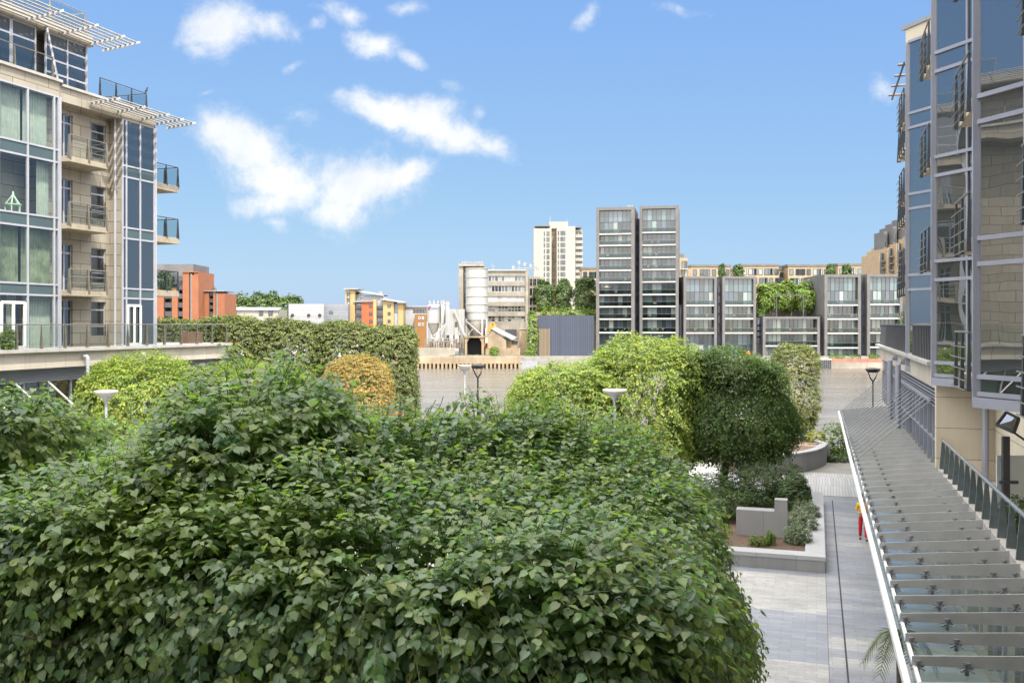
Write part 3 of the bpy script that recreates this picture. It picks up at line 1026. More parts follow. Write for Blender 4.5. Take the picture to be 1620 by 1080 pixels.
while u < UC1:
    f = MB()
    f.slab([W(u - .01, 1.32, zc(1.32) + .07), W(u - .01, 3.72, zc(3.72) + .07), W(u - .01, 3.72, zc(3.72) + .33), W(u - .01, 1.32, zc(1.32) + .20)], W(.02, 0, 0))
    fo = f.build('fin', finm, CN)
    q = MB()
    for v_ in (1.4, 2.05, 3.25, 3.62):
        z_ = zc(v_)
        c_ = W(u, v_, z_ + .06)
        q.lathe(c_ - Vector((0, 0, .1)), [(.03, 0), (.03, .16), (.055, .16), (.055, .19)], 8)
        for s1 in (-1, 1):
            for s2 in (-1, 1):
                q.bar(c_, W(u + s1 * .09, v_ + s2 * .09, z_ + .035), .022)
    q.build('spider_fitting', M['lead'], fo)
    u += 1.07
rd = MB()
u = 36.0
n_ = 0
while u < 57.2:
    o_ = MB().tube([W(u, 1.25, 4.78), W(u, VR + .05, 7.05)], .019, 8)
    o_.build('tie_rod', M['lead'], CN)
    u += 1.12
MB().bar(W(36, VR + .02, 7.05), W(57.2, VR + .02, 7.05), .08, .1).build('rod_rail', M['blue_steel'], CN)
MB().bar(W(57.3, 1.2, 4.66), W(57.3, 3.78, 4.78), .06, .1).build('end_beam', M['blue_steel'], CN)

# ------------------------------------------------------------------ the block the photograph was taken from (behind the camera)
OB = thing('apartment_block', (-10, -8, PLAZA_Z), 'white apartment block behind the viewpoint, closing the plaza', 'building')
q = MB()
q.box(-46, 30, -16, -2.2, PLAZA_Z, 32)
q.build('wall', M['white_paint'], OB)
for k in range(9):
    z = 2.2 + k * PITCH
    q2, q3 = MB(), MB()
    q2.box(-45, 29, -2.2, -2.14, z, z + 2.3)
    q3.box(-45.6, 29.4, -2.2, -1.9, z + 2.6, z + 2.75)
    q2.build('window_band', M['pane_blue'], OB)
    q3.build('floor_edge', M['coping'], OB)

# ------------------------------------------------------------------ far bank
M['clad'] = mat('dark grey cladding', (.11, .105, .105), .6, 0, .18, .5)
M['clad_side'] = mat('charcoal panels', (.045, .048, .06), .5, 0, .2, .6)
M['slab_edge'] = mat('pale slab edge', (.40, .37, .355), .7, 0, .1, .6)
M['mullion'] = mat('dark window bar', (.05, .055, .06), .4, .2, .1, 1)
M['tan'] = masonry('tan brick', (.34, .25, .155), (.3, .24, .16), .9, .3, rot=0, msize=.02)
M['concrete'] = mat('weathered concrete', (.255, .23, .19), .85, 0, .3, .25, 0, streak=.45)
M['concrete_warm'] = mat('stained tan concrete', (.265, .205, .135), .9, 0, .4, .22, 0, streak=.5)
M['orange'] = mat('orange brick render', (.235, .088, .04), .8, 0, .1, .5)
M['white_wall'] = mat('white rendered wall', (.30, .285, .25), .8, 0, .08, .3, streak=.25)

PANES = [(.02, .03, .035), (.03, .05, .055), (.05, .075, .08), (.025, .03, .04), (.07, .11, .115), (.16, .21, .21), (.05, .07, .10), (.025, .04, .05), (.22, .25, .24)]
RF = random.Random(11)


def glazing(parent, x0, x1, z0, z1, y, n, rows=1, name='window', pal=PANES, mframe='mullion', w=.09, mixw=None):
    """one storey of glazing: bars proud of the panes; each pane shows a room or a curtain."""
    f = MB()
    for i in range(n + 1):
        x = x0 + (x1 - x0) * i / n
        f.box(x - w / 2, x + w / 2, y - .08, y + .02, z0, z1)
    for j in range(rows + 1):
        z = z0 + (z1 - z0) * j / rows
        f.box(x0, x1, y - .074, y + .02, z - w / 2, z + w / 2)
    fo = f.build(name, M[mframe], parent)
    p = MB()
    cols = []
    for j in range(rows):
        for i in range(n):
            xa, xb = x0 + (x1 - x0) * i / n, x0 + (x1 - x0) * (i + 1) / n
            za, zb = z0 + (z1 - z0) * j / rows, z0 + (z1 - z0) * (j + 1) / rows
            p.quad((xa, y, za), (xb, y, za), (xb, y, zb), (xa, y, zb))
            c = RF.choices(pal, mixw)[0] if mixw else RF.choice(pal)
            k = RF.uniform(.8, 1.2)
            cols.append(tuple(v * k for v in c))
    po = p.build('pane', M['far_pane'], fo)
    at = po.data.color_attributes.new('Col', 'FLOAT_COLOR', 'CORNER')
    at.data.foreach_set('color', [x for c in cols for _ in range(4) for x in (*c, 1)])
    return fo


def mx(px, Y): return (px - CX) / FOC * Y
def mz(py, Y): return CAMZ - (py - HY) / FOC * Y


FURN = []


def frame_block(name, label, x0p, x1p, top, slabs, Y, depth, base=FAR_Z, thick=9, turn=0, group=None):
    """a dark framed riverside block: piers and roof beam round recessed glazed storeys."""
    x0, x1, zt = mx(x0p, Y), mx(x1p, Y), mz(top, Y)
    th = thick / FOC * Y
    xm = (x0 + x1) / 2
    t = thing(name, (xm, Y, base), label, 'building', group)
    ct, st_ = math.cos(turn), math.sin(turn)
    fr = MB()
    fr.box(x0, x0 + th, Y, Y + depth, base, zt)
    fr.box(x1 - th, x1, Y, Y + depth, base, zt)
    fr.box(x0 + th, x1 - th, Y, Y + depth, zt - th * 1.0, zt - .02)
    fr.build('frame', M['clad'], t)
    MB().box(x0 + th, x1 - th, Y + 2.4, Y + depth, base, zt - th).build('inner_wall', M['dark'], t)
    levels = [zt - th] + [mz(s, Y) for s in slabs] + [base]
    for k in range(len(levels) - 1):
        hi, lo = levels[k], levels[k + 1]
        if k: hi -= .32
        last = k == len(levels) - 2
        n = max(5, round((x1 - x0 - 2 * th) / 1.15))
        two = (hi - lo) > 4.6
        yg = Y + (1.0 if two and k == 0 else 1.7)
        if not last:
            so_ = MB().box(x0 + th + .01, x1 - th - .01, Y + .04, Y + 2.3, lo - .36, lo)
            sl = so_.build('balcony', M['slab_edge'], t)
            bm_ = MB().box(x0 + th + .02, x1 - th - .02, Y + .12, Y + .14, lo + .02, lo + 1.05)
            bm_.build('balustrade_glass', M['balu_far'], sl)
            MB().box(x0 + th + .02, x1 - th - .02, Y + .09, Y + .17, lo + 1.05, lo + 1.1).build('handrail', M['rail_steel'], sl)
            FURN.append((lambda x, x_=xm, y_=Y, c=ct, s=st_: (x_ + (x - x_) * c - .8 * s, y_ + (x - x_) * s + .8 * c), x0 + th + .5, x1 - th - .5, lo))
        if two:
            glazing(t, x0 + th, x1 - th, lo + (hi - lo) * .5, hi, yg, n, 1, pal=[(.05, .075, .085), (.06, .09, .10), (.10, .15, .16), (.04, .055, .065), (.09, .12, .15)])
            glazing(t, x0 + th, x1 - th, lo, lo + (hi - lo) * .5 - .03, yg + .02, n, 1)
        else:
            glazing(t, x0 + th, x1 - th, lo, hi, yg, n, 1)
    t.rotation_euler.z = turn
    return t


def link_block(label, x0p, x1p, top, Y, depth, base=FAR_Z, group=None, n=10):
    x0, x1, zt = mx(x0p, Y), mx(x1p, Y), mz(top, Y)
    t = thing('stair_link', ((x0 + x1) / 2, Y + depth / 2, base), label, 'stair tower', group)
    MB().box(x0, x1, Y, Y + depth, base, zt).build('wall', M['clad_side'], t)
    for k in range(n):
        z = base + 3.2 + k * (zt - base - 4) / n
        glazing(t, x0 + .35, x1 - .35, z, z + 1.9, Y - .1, 1, 1, pal=[(.05, .07, .12), (.03, .04, .07)])
    return t


YT = 243.6
frame_block('apartment_tower', 'left of the two tall dark framed towers, without a visible flank', 943, 1003.5, 327.5, [369, 387.2, 407.4, 426.6, 445.5, 465.5, 484, 503.6, 525], YT, 16, thick=5, turn=R(-11))
frame_block('apartment_tower', 'right of the two tall dark framed towers, its long grey flank showing', 1012, 1073, 325.5, [366.5, 386.4, 405.9, 425.3, 444.7, 464.7, 483.6, 503, 525], YT, 18, thick=4.5, turn=R(-11))
link_block('dark recessed stair shaft between the two tall framed towers', 1003.6, 1011.9, 346, YT + 5, 12, n=12)
cl_ = thing('rooftop_plant', P(1001, 330, YT + 8), 'grey vent stacks on the roof between the two tall towers', 'vents')
vb = MB()
for i in range(4): vb.box(mx(995 + i * 2.6, YT), mx(996.8 + i * 2.6, YT), YT + 4, YT + 5, mz(330, YT), mz(322, YT))
vb.build('vent_stack', M['lead'], cl_)
frame_block('apartment_block', 'low dark framed block just right of the tall towers, paired with a twin', 1081.5, 1134, 437, [482, 503, 525.5], YT, 14, thick=4)
frame_block('apartment_block', 'low dark framed block second right of the tall towers, beside the terrace trees', 1143, 1196, 437, [482, 503, 525.5], YT, 14, thick=4)
link_block('dark stair link between the tall towers and the first low framed block', 1074, 1081.4, 482, YT + 2, 10, n=5)
link_block('dark stair link between the first pair of low framed blocks', 1134.1, 1142.9, 442, YT + 2, 10, n=6)
link_block('dark stair link left of the lowest wide framed block', 1196.1, 1206.9, 502, YT + 2, 10, n=4)
frame_block('apartment_block', 'lowest wide dark framed block with a planted deck on its roof', 1207, 1297, 500.5, [525.5, 546], YT, 16, thick=4)
link_block('dark stair link right of the lowest wide framed block', 1297.1, 1304.4, 498, YT + 2, 10, n=4)
frame_block('apartment_block', 'low dark framed block right of the terrace trees, third of the low ones', 1304.5, 1362, 434, [481.5, 503.5, 526, 549], YT, 18, thick=4.5)
link_block('dark stair link between the last pair of low framed blocks', 1362.1, 1371.9, 438, YT + 2, 10, n=6)
frame_block('apartment_block', 'low dark framed block farthest right, partly behind the glass bays', 1372, 1428, 433.5, [480.5, 502.5, 525.5, 548], YT, 18, thick=4.5)
link_block('dark stair link right of the last low framed block', 1428.1, 1440, 480, YT + 2, 10, n=4)

# small furniture on the balconies
fchair = thing('balcony_chair', (0, 0, 0), 'small garden chair standing on a riverside balcony', 'chair', 'chairs on the riverside balconies')
q = MB()
q.box(-.3, .3, -.3, .3, .38, .46); q.box(-.3, .3, .24, .3, .46, .95)
q.build('seat', mat('wicker', (.40, .30, .20), .8, 0, .2, 6), fchair)
lg = MB()
for sx in (-.27, .27):
    for sy in (-.27, .27): lg.box(sx - .03, sx + .03, sy - .03, sy + .03, 0, .38)
lg.build('leg_frame', M['fin'], fchair)
ftab = thing('balcony_table', (0, 0, 0), 'low pale table standing on a riverside balcony', 'table', 'tables on the riverside balconies')
MB().box(-.55, .55, -.35, .35, .62, .70).build('tabletop', M['white_wall'], ftab)
MB().box(-.08, .08, -.08, .08, 0, .62).build('leg', M['fin'], ftab)
first = {fchair: True, ftab: True}
for k, (spot, xa, xb, z) in enumerate(FURN):
    for j in range(RF.choice([1, 2, 3, 3])):
        src = fchair if RF.random() < .65 else ftab
        o = src if first[src] else copy_tree(src)
        first[src] = False
        o.location = (*spot(RF.uniform(xa, xb)), z + .004)
        o.rotation_euler.z = RF.uniform(-.4, .4)
pa = thing('parasol', P(960, 465, YT + 2), 'cream parasol open on a balcony of the left tall tower', 'parasol')
b_ = P(960, 465.3, YT + 1.9)
MB().tube([b_, b_ + Vector((0, 0, 2.0))], .04, 6).build('pole', M['fin'], pa)
MB().lathe(b_ + Vector((0, 0, 1.75)), [(1.0, 0), (1.0, .03), (.1, .42), (.02, .45)], 10).build('shade', mat('cream canvas', (.7, .62, .5), .9), pa)


def windows_grid(parent, xs, zs, w, h, y, pal=None, name='window'):
    for x in xs:
        for z in zs:
            glazing(parent, x - w / 2, x + w / 2, z, z + h, y, 1 if w < 1.6 else round(w / 1.2), 1, name, pal=pal or PANES[:6], w=.12)


# tan brick terraces behind
def tan_block(label, x0p, x1p, top, Y, depth, bot=2, n=6, wins=True, roof=True, lev=2):
    x0, x1, zt = mx(x0p, Y), mx(x1p, Y), mz(top, Y)
    t = thing('brick_terrace', ((x0 + x1) / 2, Y + depth / 2, bot), label, 'building', 'tan brick terraces behind the river blocks')
    MB().box(x0, x1, Y, Y + depth, bot, zt).build('wall', M['tan'], t)
    if roof: MB().box(x0 - .3, x1 + .3, Y - .3, Y + depth, zt + .01, zt + .75).build('roof', M['clad'], t)
    for k in range(lev):
        zb = zt - 3.0 - 3.2 * k
        for i in range(n):
            xa = x0 + (x1 - x0) * (i + .22 + .1 * ((i * 7 + k) % 3)) / n
            wv = (1.3, 2.6, 1.0)[(i + k) % 3]
            glazing(t, xa, xa + wv, zb, zb + 2.1, Y - .05, 1 if wv < 1.5 else 2, 1, pal=PANES, w=.14)
    return t


tan_block('tan brick terrace with a flat dark roof just right of the tall towers', 1094, 1155, 422, 330, 12, n=6)
tan_block('tan brick terrace behind the second low framed block', 1173, 1232, 421, 330, 12, n=7)
tan_block('tan brick terrace above the deck trees', 1247, 1311, 421.5, 330, 12, n=7)
tan_block('tan brick terrace behind the last low framed blocks', 1326, 1394, 420, 330, 12, n=7)
tan_block('narrow tan brick block between the white tower and the left tall tower', 921, 946, 426, 330, 12, n=3)
tan_block('set back dark link between the tan terraces above the deck trees', 1155.5, 1172.5, 428, 336, 8, n=2)
tan_block('set back grey link left of the deck trees terrace', 1232.5, 1246.5, 427, 336, 8, n=2)
bt = thing('apartment_block', (mx(1083, 285), 290, 2), 'tan brick block with green glass balconies close behind the right tall tower', 'building')
MB().box(mx(1070, 285), mx(1088, 285), 285, 297, 2, mz(408, 285)).box(mx(1088, 290), mx(1096, 290), 290, 300, 2, mz(424, 290)).build('wall', M['tan'], bt)
MB().box(mx(1072, 283), mx(1085.5, 283), 286, 295, mz(408, 285) + .01, mz(401, 285)).build('attic', M['clad'], bt)
for k in range(6):
    z = mz(418 + k * 14, 285)
    glazing(bt, mx(1079, 285), mx(1087, 285), z - 1.2, z + .9, 284.9, 2, 1, w=.12)
    MB().box(mx(1078, 284), mx(1087.8, 284), 283.8, 284.8, z - 1.6, z - 1.35).build('balcony', M['slab_edge'], bt)
# tall brick and dark block at far right
rt = thing('apartment_block', (mx(1415, 270), 280, 2), 'tall brick block with dark rooftop boxes at the far right behind the glass bays', 'building')
q = MB()
YR = 275
for i, (xa, xb, tp) in enumerate(((1391, 1399, 401), (1399.2, 1407, 393), (1407.2, 1416, 387), (1416.2, 1440, 380))):
    q.box(mx(xa, YR), mx(xb, YR), YR - i * 2.5, YR + 14, 2, mz(tp, YR))
q.build('wall', M['tan'], rt)
for i, (xa, xb, tp, bt_) in enumerate(((1399.5, 1404.5, 366, 393), (1408, 1414, 359, 386.5), (1417.5, 1425, 352, 379.5), (1428, 1440, 345, 379))):
    MB().box(mx(xa, YR), mx(xb, YR), YR - i * 2.5 + .3, YR + 8, mz(bt_, YR) + .01, mz(tp, YR)).build('rooftop_room', M['clad'], rt)
    glazing(rt, mx(xa + 1, YR), mx(xa + 2.6, YR), mz(bt_ - 4, YR), mz(tp + 4, YR), YR - i * 2.5 + .2, 1, 1, w=.1)
for i in range(4):
    for k in range(3):
        xa = 1392.5 + i * 8.2
        z = mz(405 - i * 6.5 + k * 11, YR)
        glazing(rt, mx(xa, YR), mx(xa + 4.5, YR), z - 1.3, z + .8, YR - i * 2.5 - .15, 2, 1, w=.12)
        MB().box(mx(xa - .5, YR), mx(xa + 6, YR), YR - i * 2.5 - 1.2, YR - i * 2.5 - .2, z - 1.75, z - 1.45).build('balcony', M['clad'], rt)

# white tower block
YW = 450.0
wt = thing('tower_block', (mx(884, YW), YW + 8, 2), 'tall white tower block with small square windows and a tan recess up its front', 'building')
X = lambda p: mx(p, YW)
Z = lambda p: mz(p, YW)
MB().box(X(844.5), X(872.5), YW, YW + 14, 2, Z(361)).box(X(880.5), X(909.5), YW - 3, YW + 16, 2, Z(359)).box(X(909.6), X(921.5), YW + 1, YW + 15, 2, Z(363)).build('wall', M['white_wall'], wt)
MB().box(X(872.4), X(880.6), YW + 3, YW + 13, 2, Z(360)).build('recess', M['concrete_warm'], wt)
MB().box(X(869), X(899), YW + 2, YW + 13, Z(361) + .01, Z(350)).build('lift_house', M['white_wall'], wt)
MB().box(X(846), X(870), YW - .6, YW + 13, Z(358.5), Z(357)).box(X(899.5), X(920), YW - .6, YW + 14, Z(360.5), Z(358.5)).build('roof_canopy', M['clad'], wt)
for k in range(13):
    z = Z(369.5 + k * 9.25)
    for px_, w_, yy in ((867, .62, YW), (861.2, .22, YW), (887.6, .4, YW - 3), (891.6, .62, YW - 3), (883, .22, YW - 3)):
        glazing(wt, X(px_) - w_, X(px_) + w_, z - 1.0, z + .9, yy - .06, 1, 1, pal=PANES[:4], w=.1)
    glazing(wt, X(875.2), X(877.6), z - .6, z + .6, YW + 2.9, 2, 1, pal=PANES[:5], w=.16)
    glazing(wt, X(911), X(914.5), z - .9, z + .9, YW + .9, 2, 1, pal=PANES[:4], w=.16)
    glazing(wt, X(917), X(920), z - .9, z + .9, YW + .9, 2, 1, pal=PANES[:4], w=.16)
    MB().box(X(910.5), X(922), YW - .3, YW + .85, z - 1.9, z - .5).build('balcony', M['white_wall'], wt)
MB().tube([(X(871), YW + 5, Z(350)), (X(871), YW + 5, Z(341))], .12, 5).tube([(X(898), YW + 5, Z(350)), (X(898), YW + 5, Z(344))], .1, 5).build('aerial', M['lead'], wt)

# old concrete works building
YF = 262.0
ff = thing('works_building', (mx(800, YF), YF + 8, FAR_Z), 'old concrete office block of the works with five bands of steel windows', 'building')
X = lambda p: mx(p, YF)
Z = lambda p: mz(p, YF)
bands = [(436.5, 445), (452, 461.5), (468.5, 477), (484, 493), (500, 508.5)]
q = MB()
ys = [428.5] + [y for b in bands for y in b] + [556]
for a, b_ in zip(ys[0::2], ys[1::2]): q.box(X(772), X(831), YF, YF + 14, Z(b_), Z(a))
q.box(X(831.05), X(836), YF - .3, YF + 14.2, FAR_Z, Z(427.5))
q.build('wall', M['concrete'], ff)
MB().box(X(770), X(832.5), YF - .5, YF + 13, Z(428.5) + .01, Z(426.8)).build('roof_edge', M['coping'], ff)
MB().box(X(772), X(831), YF + .7, YF + 13, FAR_Z, Z(430)).build('inner_wall', M['dark'], ff)
for i, (a, b_) in enumerate(bands):
    pal = [(.02, .025, .03), (.05, .06, .06), (.12, .13, .12), (.25, .26, .24)] if i != 2 else [(.45, .45, .42), (.35, .35, .33), (.5, .5, .47)]
    glazing(ff, X(772.5), X(829.5), Z(b_) + .02, Z(a) - .02, YF + .35, 11 if i != 2 else 8, 1 if i < 3 else 2, pal=pal, mframe='white_steel' if i < 3 else 'rail_steel', w=.16)
q = MB()
for k in range(5):
    q.box(X(836.2), X(855), YF + 1, YF + 9, Z(441 + k * 15), Z(437 + k * 15))
for p in (836.8, 842, 848.5, 854): q.box(X(p), X(p + 1.3), YF + .8, YF + 9.2, FAR_Z, Z(437))
q.build('open_stair', M['concrete'], ff)
glazing(ff, X(837), X(854), Z(500), Z(441), YF + 3, 5, 8, pal=PANES[:6], w=.2)
q = MB()
for i in range(14):
    p = 812 + i * 3.1
    h = (3, 7, 4, 11, 5, 3, 8, 14, 4, 6, 3, 9, 4, 5)[i]
    q.bar((X(p), YF + 4 + (i % 3), Z(427)), (X(p), YF + 4 + (i % 3), Z(427 - h)), .16)
    if i % 3 == 0: q.box(X(p) - .35, X(p) + .35, YF + 4, YF + 4.5, Z(427 - h), Z(427 - h) + .9)
q.bar((X(812), YF + 3, Z(423)), (X(852), YF + 3, Z(423)), .1)
q.bar((X(778), YF + 5, Z(427)), (X(778), YF + 5, Z(414)), .12).bar((X(781), YF + 5, Z(427)), (X(781), YF + 5, Z(418)), .2)
q.build('rooftop_aerial', M['lead'], ff)
tw = thing('works_tower', (mx(744, YF), YF + 12, FAR_Z), 'tall concrete lift tower of the works behind the big white silo', 'tower')
MB().box(X(724), X(731), YF + 6, YF + 16, FAR_Z, Z(415)).box(X(731.1), X(765), YF + 8, YF + 16, FAR_Z, Z(418)).build('wall', M['concrete'], tw)
MB().box(X(724), X(765), YF + 5.5, YF + 8.0, Z(419), Z(415.5)).build('roof_slab', M['concrete'], tw)
for k in range(8): glazing(tw, X(732), X(737), Z(432 + k * 9) - .5, Z(427 + k * 9), YF + 7.9, 1, 1, pal=PANES[:4], w=.15)
q = MB()
for i in range(9):
    p = 729 + i * 4
    q.bar((X(p), YF + 9, Z(415)), (X(p), YF + 9, Z(411 - (i % 3))), .1)
    q.box(X(p) - .25, X(p) + .25, YF + 9, YF + 9.4, Z(413), Z(410.5))
q.bar((X(727), YF + 9, Z(412.5)), (X(764), YF + 9, Z(412.5)), .1)
q.build('roof_railing', M['lead'], tw)

# silos
YS = 250.0
X = lambda p: mx(p, YS)
Z = lambda p: mz(p, YS)
M['silo'] = mat('white silo paint', (.33, .325, .31), .5, .1, .10, .35, streak=.25)
M['far_white'] = mat('white plant steel', (.33, .33, .32), .5, 0, .1, .5)
M['silo_cone'] = mat('grey silo hopper', (.30, .28, .25), .7, .1, .2, .5, streak=.3)
big = thing('big_silo', (X(753.5), YS + 3, FAR_Z), 'large banded white silo on a concrete arch', 'silo')
r = (X(771) - X(736)) / 2
c = (X(753.5), YS + r, 0)
prof = []
pys = [506, 493, 481, 468, 453, 438, 424]
prof = [(r, Z(506))]
for y in pys[1:]:
    prof += [(r, Z(y) - .12), (r + .16, Z(y) - .10), (r + .16, Z(y) + .10), (r, Z(y) + .12)]
prof += [(r * .7, Z(423)), (.2, Z(422.6))]
MB().lathe(c, prof, 32).build('drum', M['silo'], big, smooth=True)
MB().lathe(c, [(1.0, Z(532)), (r * .93, Z(515)), (r * .93, Z(506.2))], 24).build('hopper', M['silo_cone'], big, smooth=True)
for px_, dy_ in ((737.5, .6), (763, -.3), (770, .6), (744, 4.8)):
    MB().bar((X(px_), YS + dy_, Z(532)), (X(px_), YS + dy_, Z(504)), .4).build('leg', M['far_white'], big)
MB().bar((X(738), YS, Z(508)), (X(763), YS - .2, Z(530)), .3).bar((X(740), YS + 1, Z(530)), (X(752), YS + 1, Z(515)), .25).build('brace', M['far_white'], big)
q = MB()
q.box(X(735.5), X(739), YS - 1, YS + 6, FAR_Z, Z(534)); q.box(X(762), X(766), YS - 1, YS + 6, FAR_Z, Z(534)); q.box(X(734.5), X(767), YS - 1.2, YS + 6, Z(534) + .01, Z(531.6))
q.slab([(X(739), YS - .9, Z(541)), (X(739), YS - .9, Z(534)), (X(743), YS - .9, Z(534))], (0, 6, 0)).slab([(X(762), YS - .9, Z(541)), (X(758), YS - .9, Z(534)), (X(762), YS - .9, Z(534))], (0, 6, 0))
q.build('arch', M['concrete_warm'], big)
MB().box(X(739), X(762), YS + 4, YS + 5.8, FAR_Z, Z(534)).build('arch_back', M['dark'], big)
for (a, b_, top, bot, lab) in ((674.5, 696.5, 481.5, 511, 'small white cement silo with a logo on its drum'), (697, 703.8, 481.5, 511, 'narrow white silo between the logo silo and the white cabin'), (704.4, 711, 483, 509, 'narrow pale silo close against the white cabin')):
    sl = thing('cement_silo', ((X(a) + X(b_)) / 2, YS + 2, FAR_Z), lab, 'silo', 'small silos of the works')
    r = (X(b_) - X(a)) / 2
    c = ((X(a) + X(b_)) / 2, YS + r, 0)
    MB().lathe(c, [(r, Z(bot)), (r, Z(top + 2)), (r * .75, Z(top)), (.1, Z(top - .6))], 24).build('drum', M['silo'], sl, smooth=True)
    MB().lathe(c, [(.3, Z(534)), (r * .95, Z(bot) - .01)], 20).build('hopper', M['silo_cone'], sl, smooth=True)
    for s in (-1, 1): MB().bar((c[0] + s * (r - .2), YS + r * .6, FAR_Z + 1), (c[0] + s * (r - .2), YS + r * .6, Z(bot - 2)), .3).build('leg', M['far_white'], sl)
    q = MB()
    for i in range(3): q.lathe((c[0] + (i - 1) * r * .6, c[1], Z(top)), [(.35, 0), (.35, .7), (.2, .8), (.2, 1.2)], 8)
    q.build('filter_vent', M['lead'], sl)
    if b_ - a > 10:      # lettering and stripes wrapped on the drum
        def wrap(px_, z, off=.06):
            xx = X(px_) - c[0]
            return (c[0] + xx, c[1] - math.sqrt(max(.01, (r + off) ** 2 - xx * xx)), z)
        for cm_, o in ((mat('logo red', (.55, .03, .04), .5), 0), (mat('logo blue', (.03, .06, .3), .5), 2.3)):
            MB().slab([wrap(675.6 + o, Z(490)), wrap(677.4 + o, Z(490)), wrap(679.8 + o, Z(484)), wrap(678.0 + o, Z(484))], (0, .05, 0)).build('logo_stripe', cm_, sl)
        blue = bpy.data.materials['logo blue']
        for i, chx in enumerate('CEMEX'):
            cu = bpy.data.curves.new('letter', 'FONT')
            cu.body = chx
            cu.size = .72
            cu.extrude = .01
            cu.align_x = 'CENTER'
            tmp = bpy.data.objects.new('letter', cu)
            COL.objects.link(tmp)
            dg = bpy.context.evaluated_depsgraph_get()
            me = bpy.data.meshes.new_from_object(tmp.evaluated_get(dg))
            bpy.data.objects.remove(tmp)
            me.materials.append(blue)
            lo = bpy.data.objects.new('letter', me)
            COL.objects.link(lo)
            lo.parent = sl
            xx = X(683.2 + i * 2.4)
            ang = math.asin(max(-.95, min(.95, (xx - c[0]) / r)))
            lo.location = Vector((xx, c[1] - (r + .05) * math.cos(ang), Z(489.6))) - Vector(sl.location)
            lo.rotation_euler = (R(90), 0, ang)
cabin = thing('batching_cabin', (X(720), YS + 1, FAR_Z), 'white corrugated cabin raised on legs between the silos', 'cabin')
M['corr_white'] = masonry('white corrugated sheet', (.27, .27, .265), (.18, .18, .18), .6, 40, rot=0, msize=.03, streak=.2)
MB().box(X(706), X(735), YS - 1.5, YS + 4, Z(530), Z(489)).build('wall', M['corr_white'], cabin)
MB().box(X(719.5), X(725), YS - 1.75, YS - 1.5, Z(530), Z(495)).build('chute_door', M['silo_cone'], cabin)
MB().box(X(720.5), X(724), YS - 1.9, YS - 1.76, Z(517), Z(509)).build('window', M['mullion'], cabin)
for p in (707, 718, 727, 734): MB().bar((X(p), YS, FAR_Z), (X(p), YS, Z(530)), .35).build('leg', M['rail_steel'], cabin)
cv_ = thing('conveyor', (X(728), YS - 2, FAR_Z), 'white sloping conveyor arm running down across the cabin to the big silo', 'conveyor')
MB().bar((X(719), YS - 2.3, Z(489)), (X(737), YS - 2.3, Z(531)), .28).build('belt_arm', M['far_white'], cv_)
MB().bar((X(700), YS - 2.3, Z(529)), (X(706), YS - 2.3, Z(512)), .2).bar((X(687), YS - 2.3, Z(531)), (X(705.5), YS - 2.3, Z(513)), .25).build('stay', M['far_white'], cv_)
gt = thing('gantry', (X(703), YS - 1, FAR_Z), 'rusty steel gantry and pipework under the small silos', 'gantry')
q = MB()
q.bar((X(673), YS - 2, Z(539.5)), (X(735), YS - 2, Z(539.5)), .3)
q.bar((X(673), YS - 2, Z(535.5)), (X(735), YS - 2, Z(535.5)), .12)
for i in range(13): q.bar((X(674 + i * 5), YS - 2, FAR_Z + 1.8), (X(674 + i * 5), YS - 2, Z(535.5)), .16)
for i in range(6): q.bar((X(676 + i * 10), YS - 2, FAR_Z + 2), (X(682 + i * 10), YS - 2, Z(539)), .14)
q.build('frame', M['rail_steel'], gt)
q = MB()
for i in range(16): q.box(X(676 + i * 3.7), X(678 + i * 3.7), YS - .5, YS + 1.5, FAR_Z + 1.9, FAR_Z + 3.0 + (i * 37 % 5) * .3)
q.build('machinery', mat('rusty machinery', (.2, .15, .11), .8, .2, .5, .8), gt)
ex = thing('excavator', (X(777), YS + 4, FAR_Z), 'orange excavator arm raised behind the corrugated shed', 'excavator')
mo = mat('orange machine paint', (.70, .28, .02), .45, 0, .12, 2)
MB().bar((X(768.5), YS + 4, Z(534)), (X(771), YS + 4, Z(524)), .9, .7).bar((X(770.5), YS + 4, Z(524)), (X(779), YS + 4, Z(511.5)), .8, .8).bar((X(779), YS + 4, Z(511.5)), (X(783.5), YS + 4, Z(516.5)), .8, .7).build('boom', mo, ex)
MB().box(X(764), X(770.5), YS + 3, YS + 6, FAR_Z + 1, Z(543)).build('cab', mo, ex)
MB().bar((X(783.3), YS + 4, Z(516.5)), (X(781), YS + 4, Z(521)), .9, .5).build('bucket', M['lead'], ex)
sd = thing('works_shed', (X(796), YS, FAR_Z), 'tan brick shed with a pale corrugated lean roof', 'shed')
q = MB()
q.slab([(X(772), YS - 3, FAR_Z), (X(801), YS - 3, FAR_Z), (X(801), YS - 3, Z(538)), (X(779), YS - 3, Z(521.5)), (X(772), YS - 3, Z(530))], (0, 7, 0))
q.box(X(801.05), X(818), YS - 1.5, YS + 4, FAR_Z, Z(537.5))
q.build('wall', M['concrete_warm'], sd)
q = MB()
q.slab([(X(778), YS - 3.3, Z(520.5)), (X(784), YS + 5, Z(519)), (X(820), YS + 5, Z(536)), (X(811), YS - 3.3, Z(538))], (0, 0, .25))
q.slab([(X(771), YS - 3.3, Z(531.5)), (X(778), YS - 3.3, Z(520.5)), (X(784), YS + 5, Z(519)), (X(774), YS + 5, Z(530))], (0, 0, .2))
q.build('roof', M['corr_white'], sd)
MB().box(X(810), X(819), YS - 1.8, YS - 1.5, Z(543), Z(538.5)).build('opening', M['dark'], sd)
hut = thing('brick_store', (X(829), YS + 1, FAR_Z), 'plain tan brick store beside the corrugated shed', 'building')
MB().box(X(822), X(833.5), YS, YS + 5, FAR_Z, Z(520.5)).build('wall', M['tan'], hut)
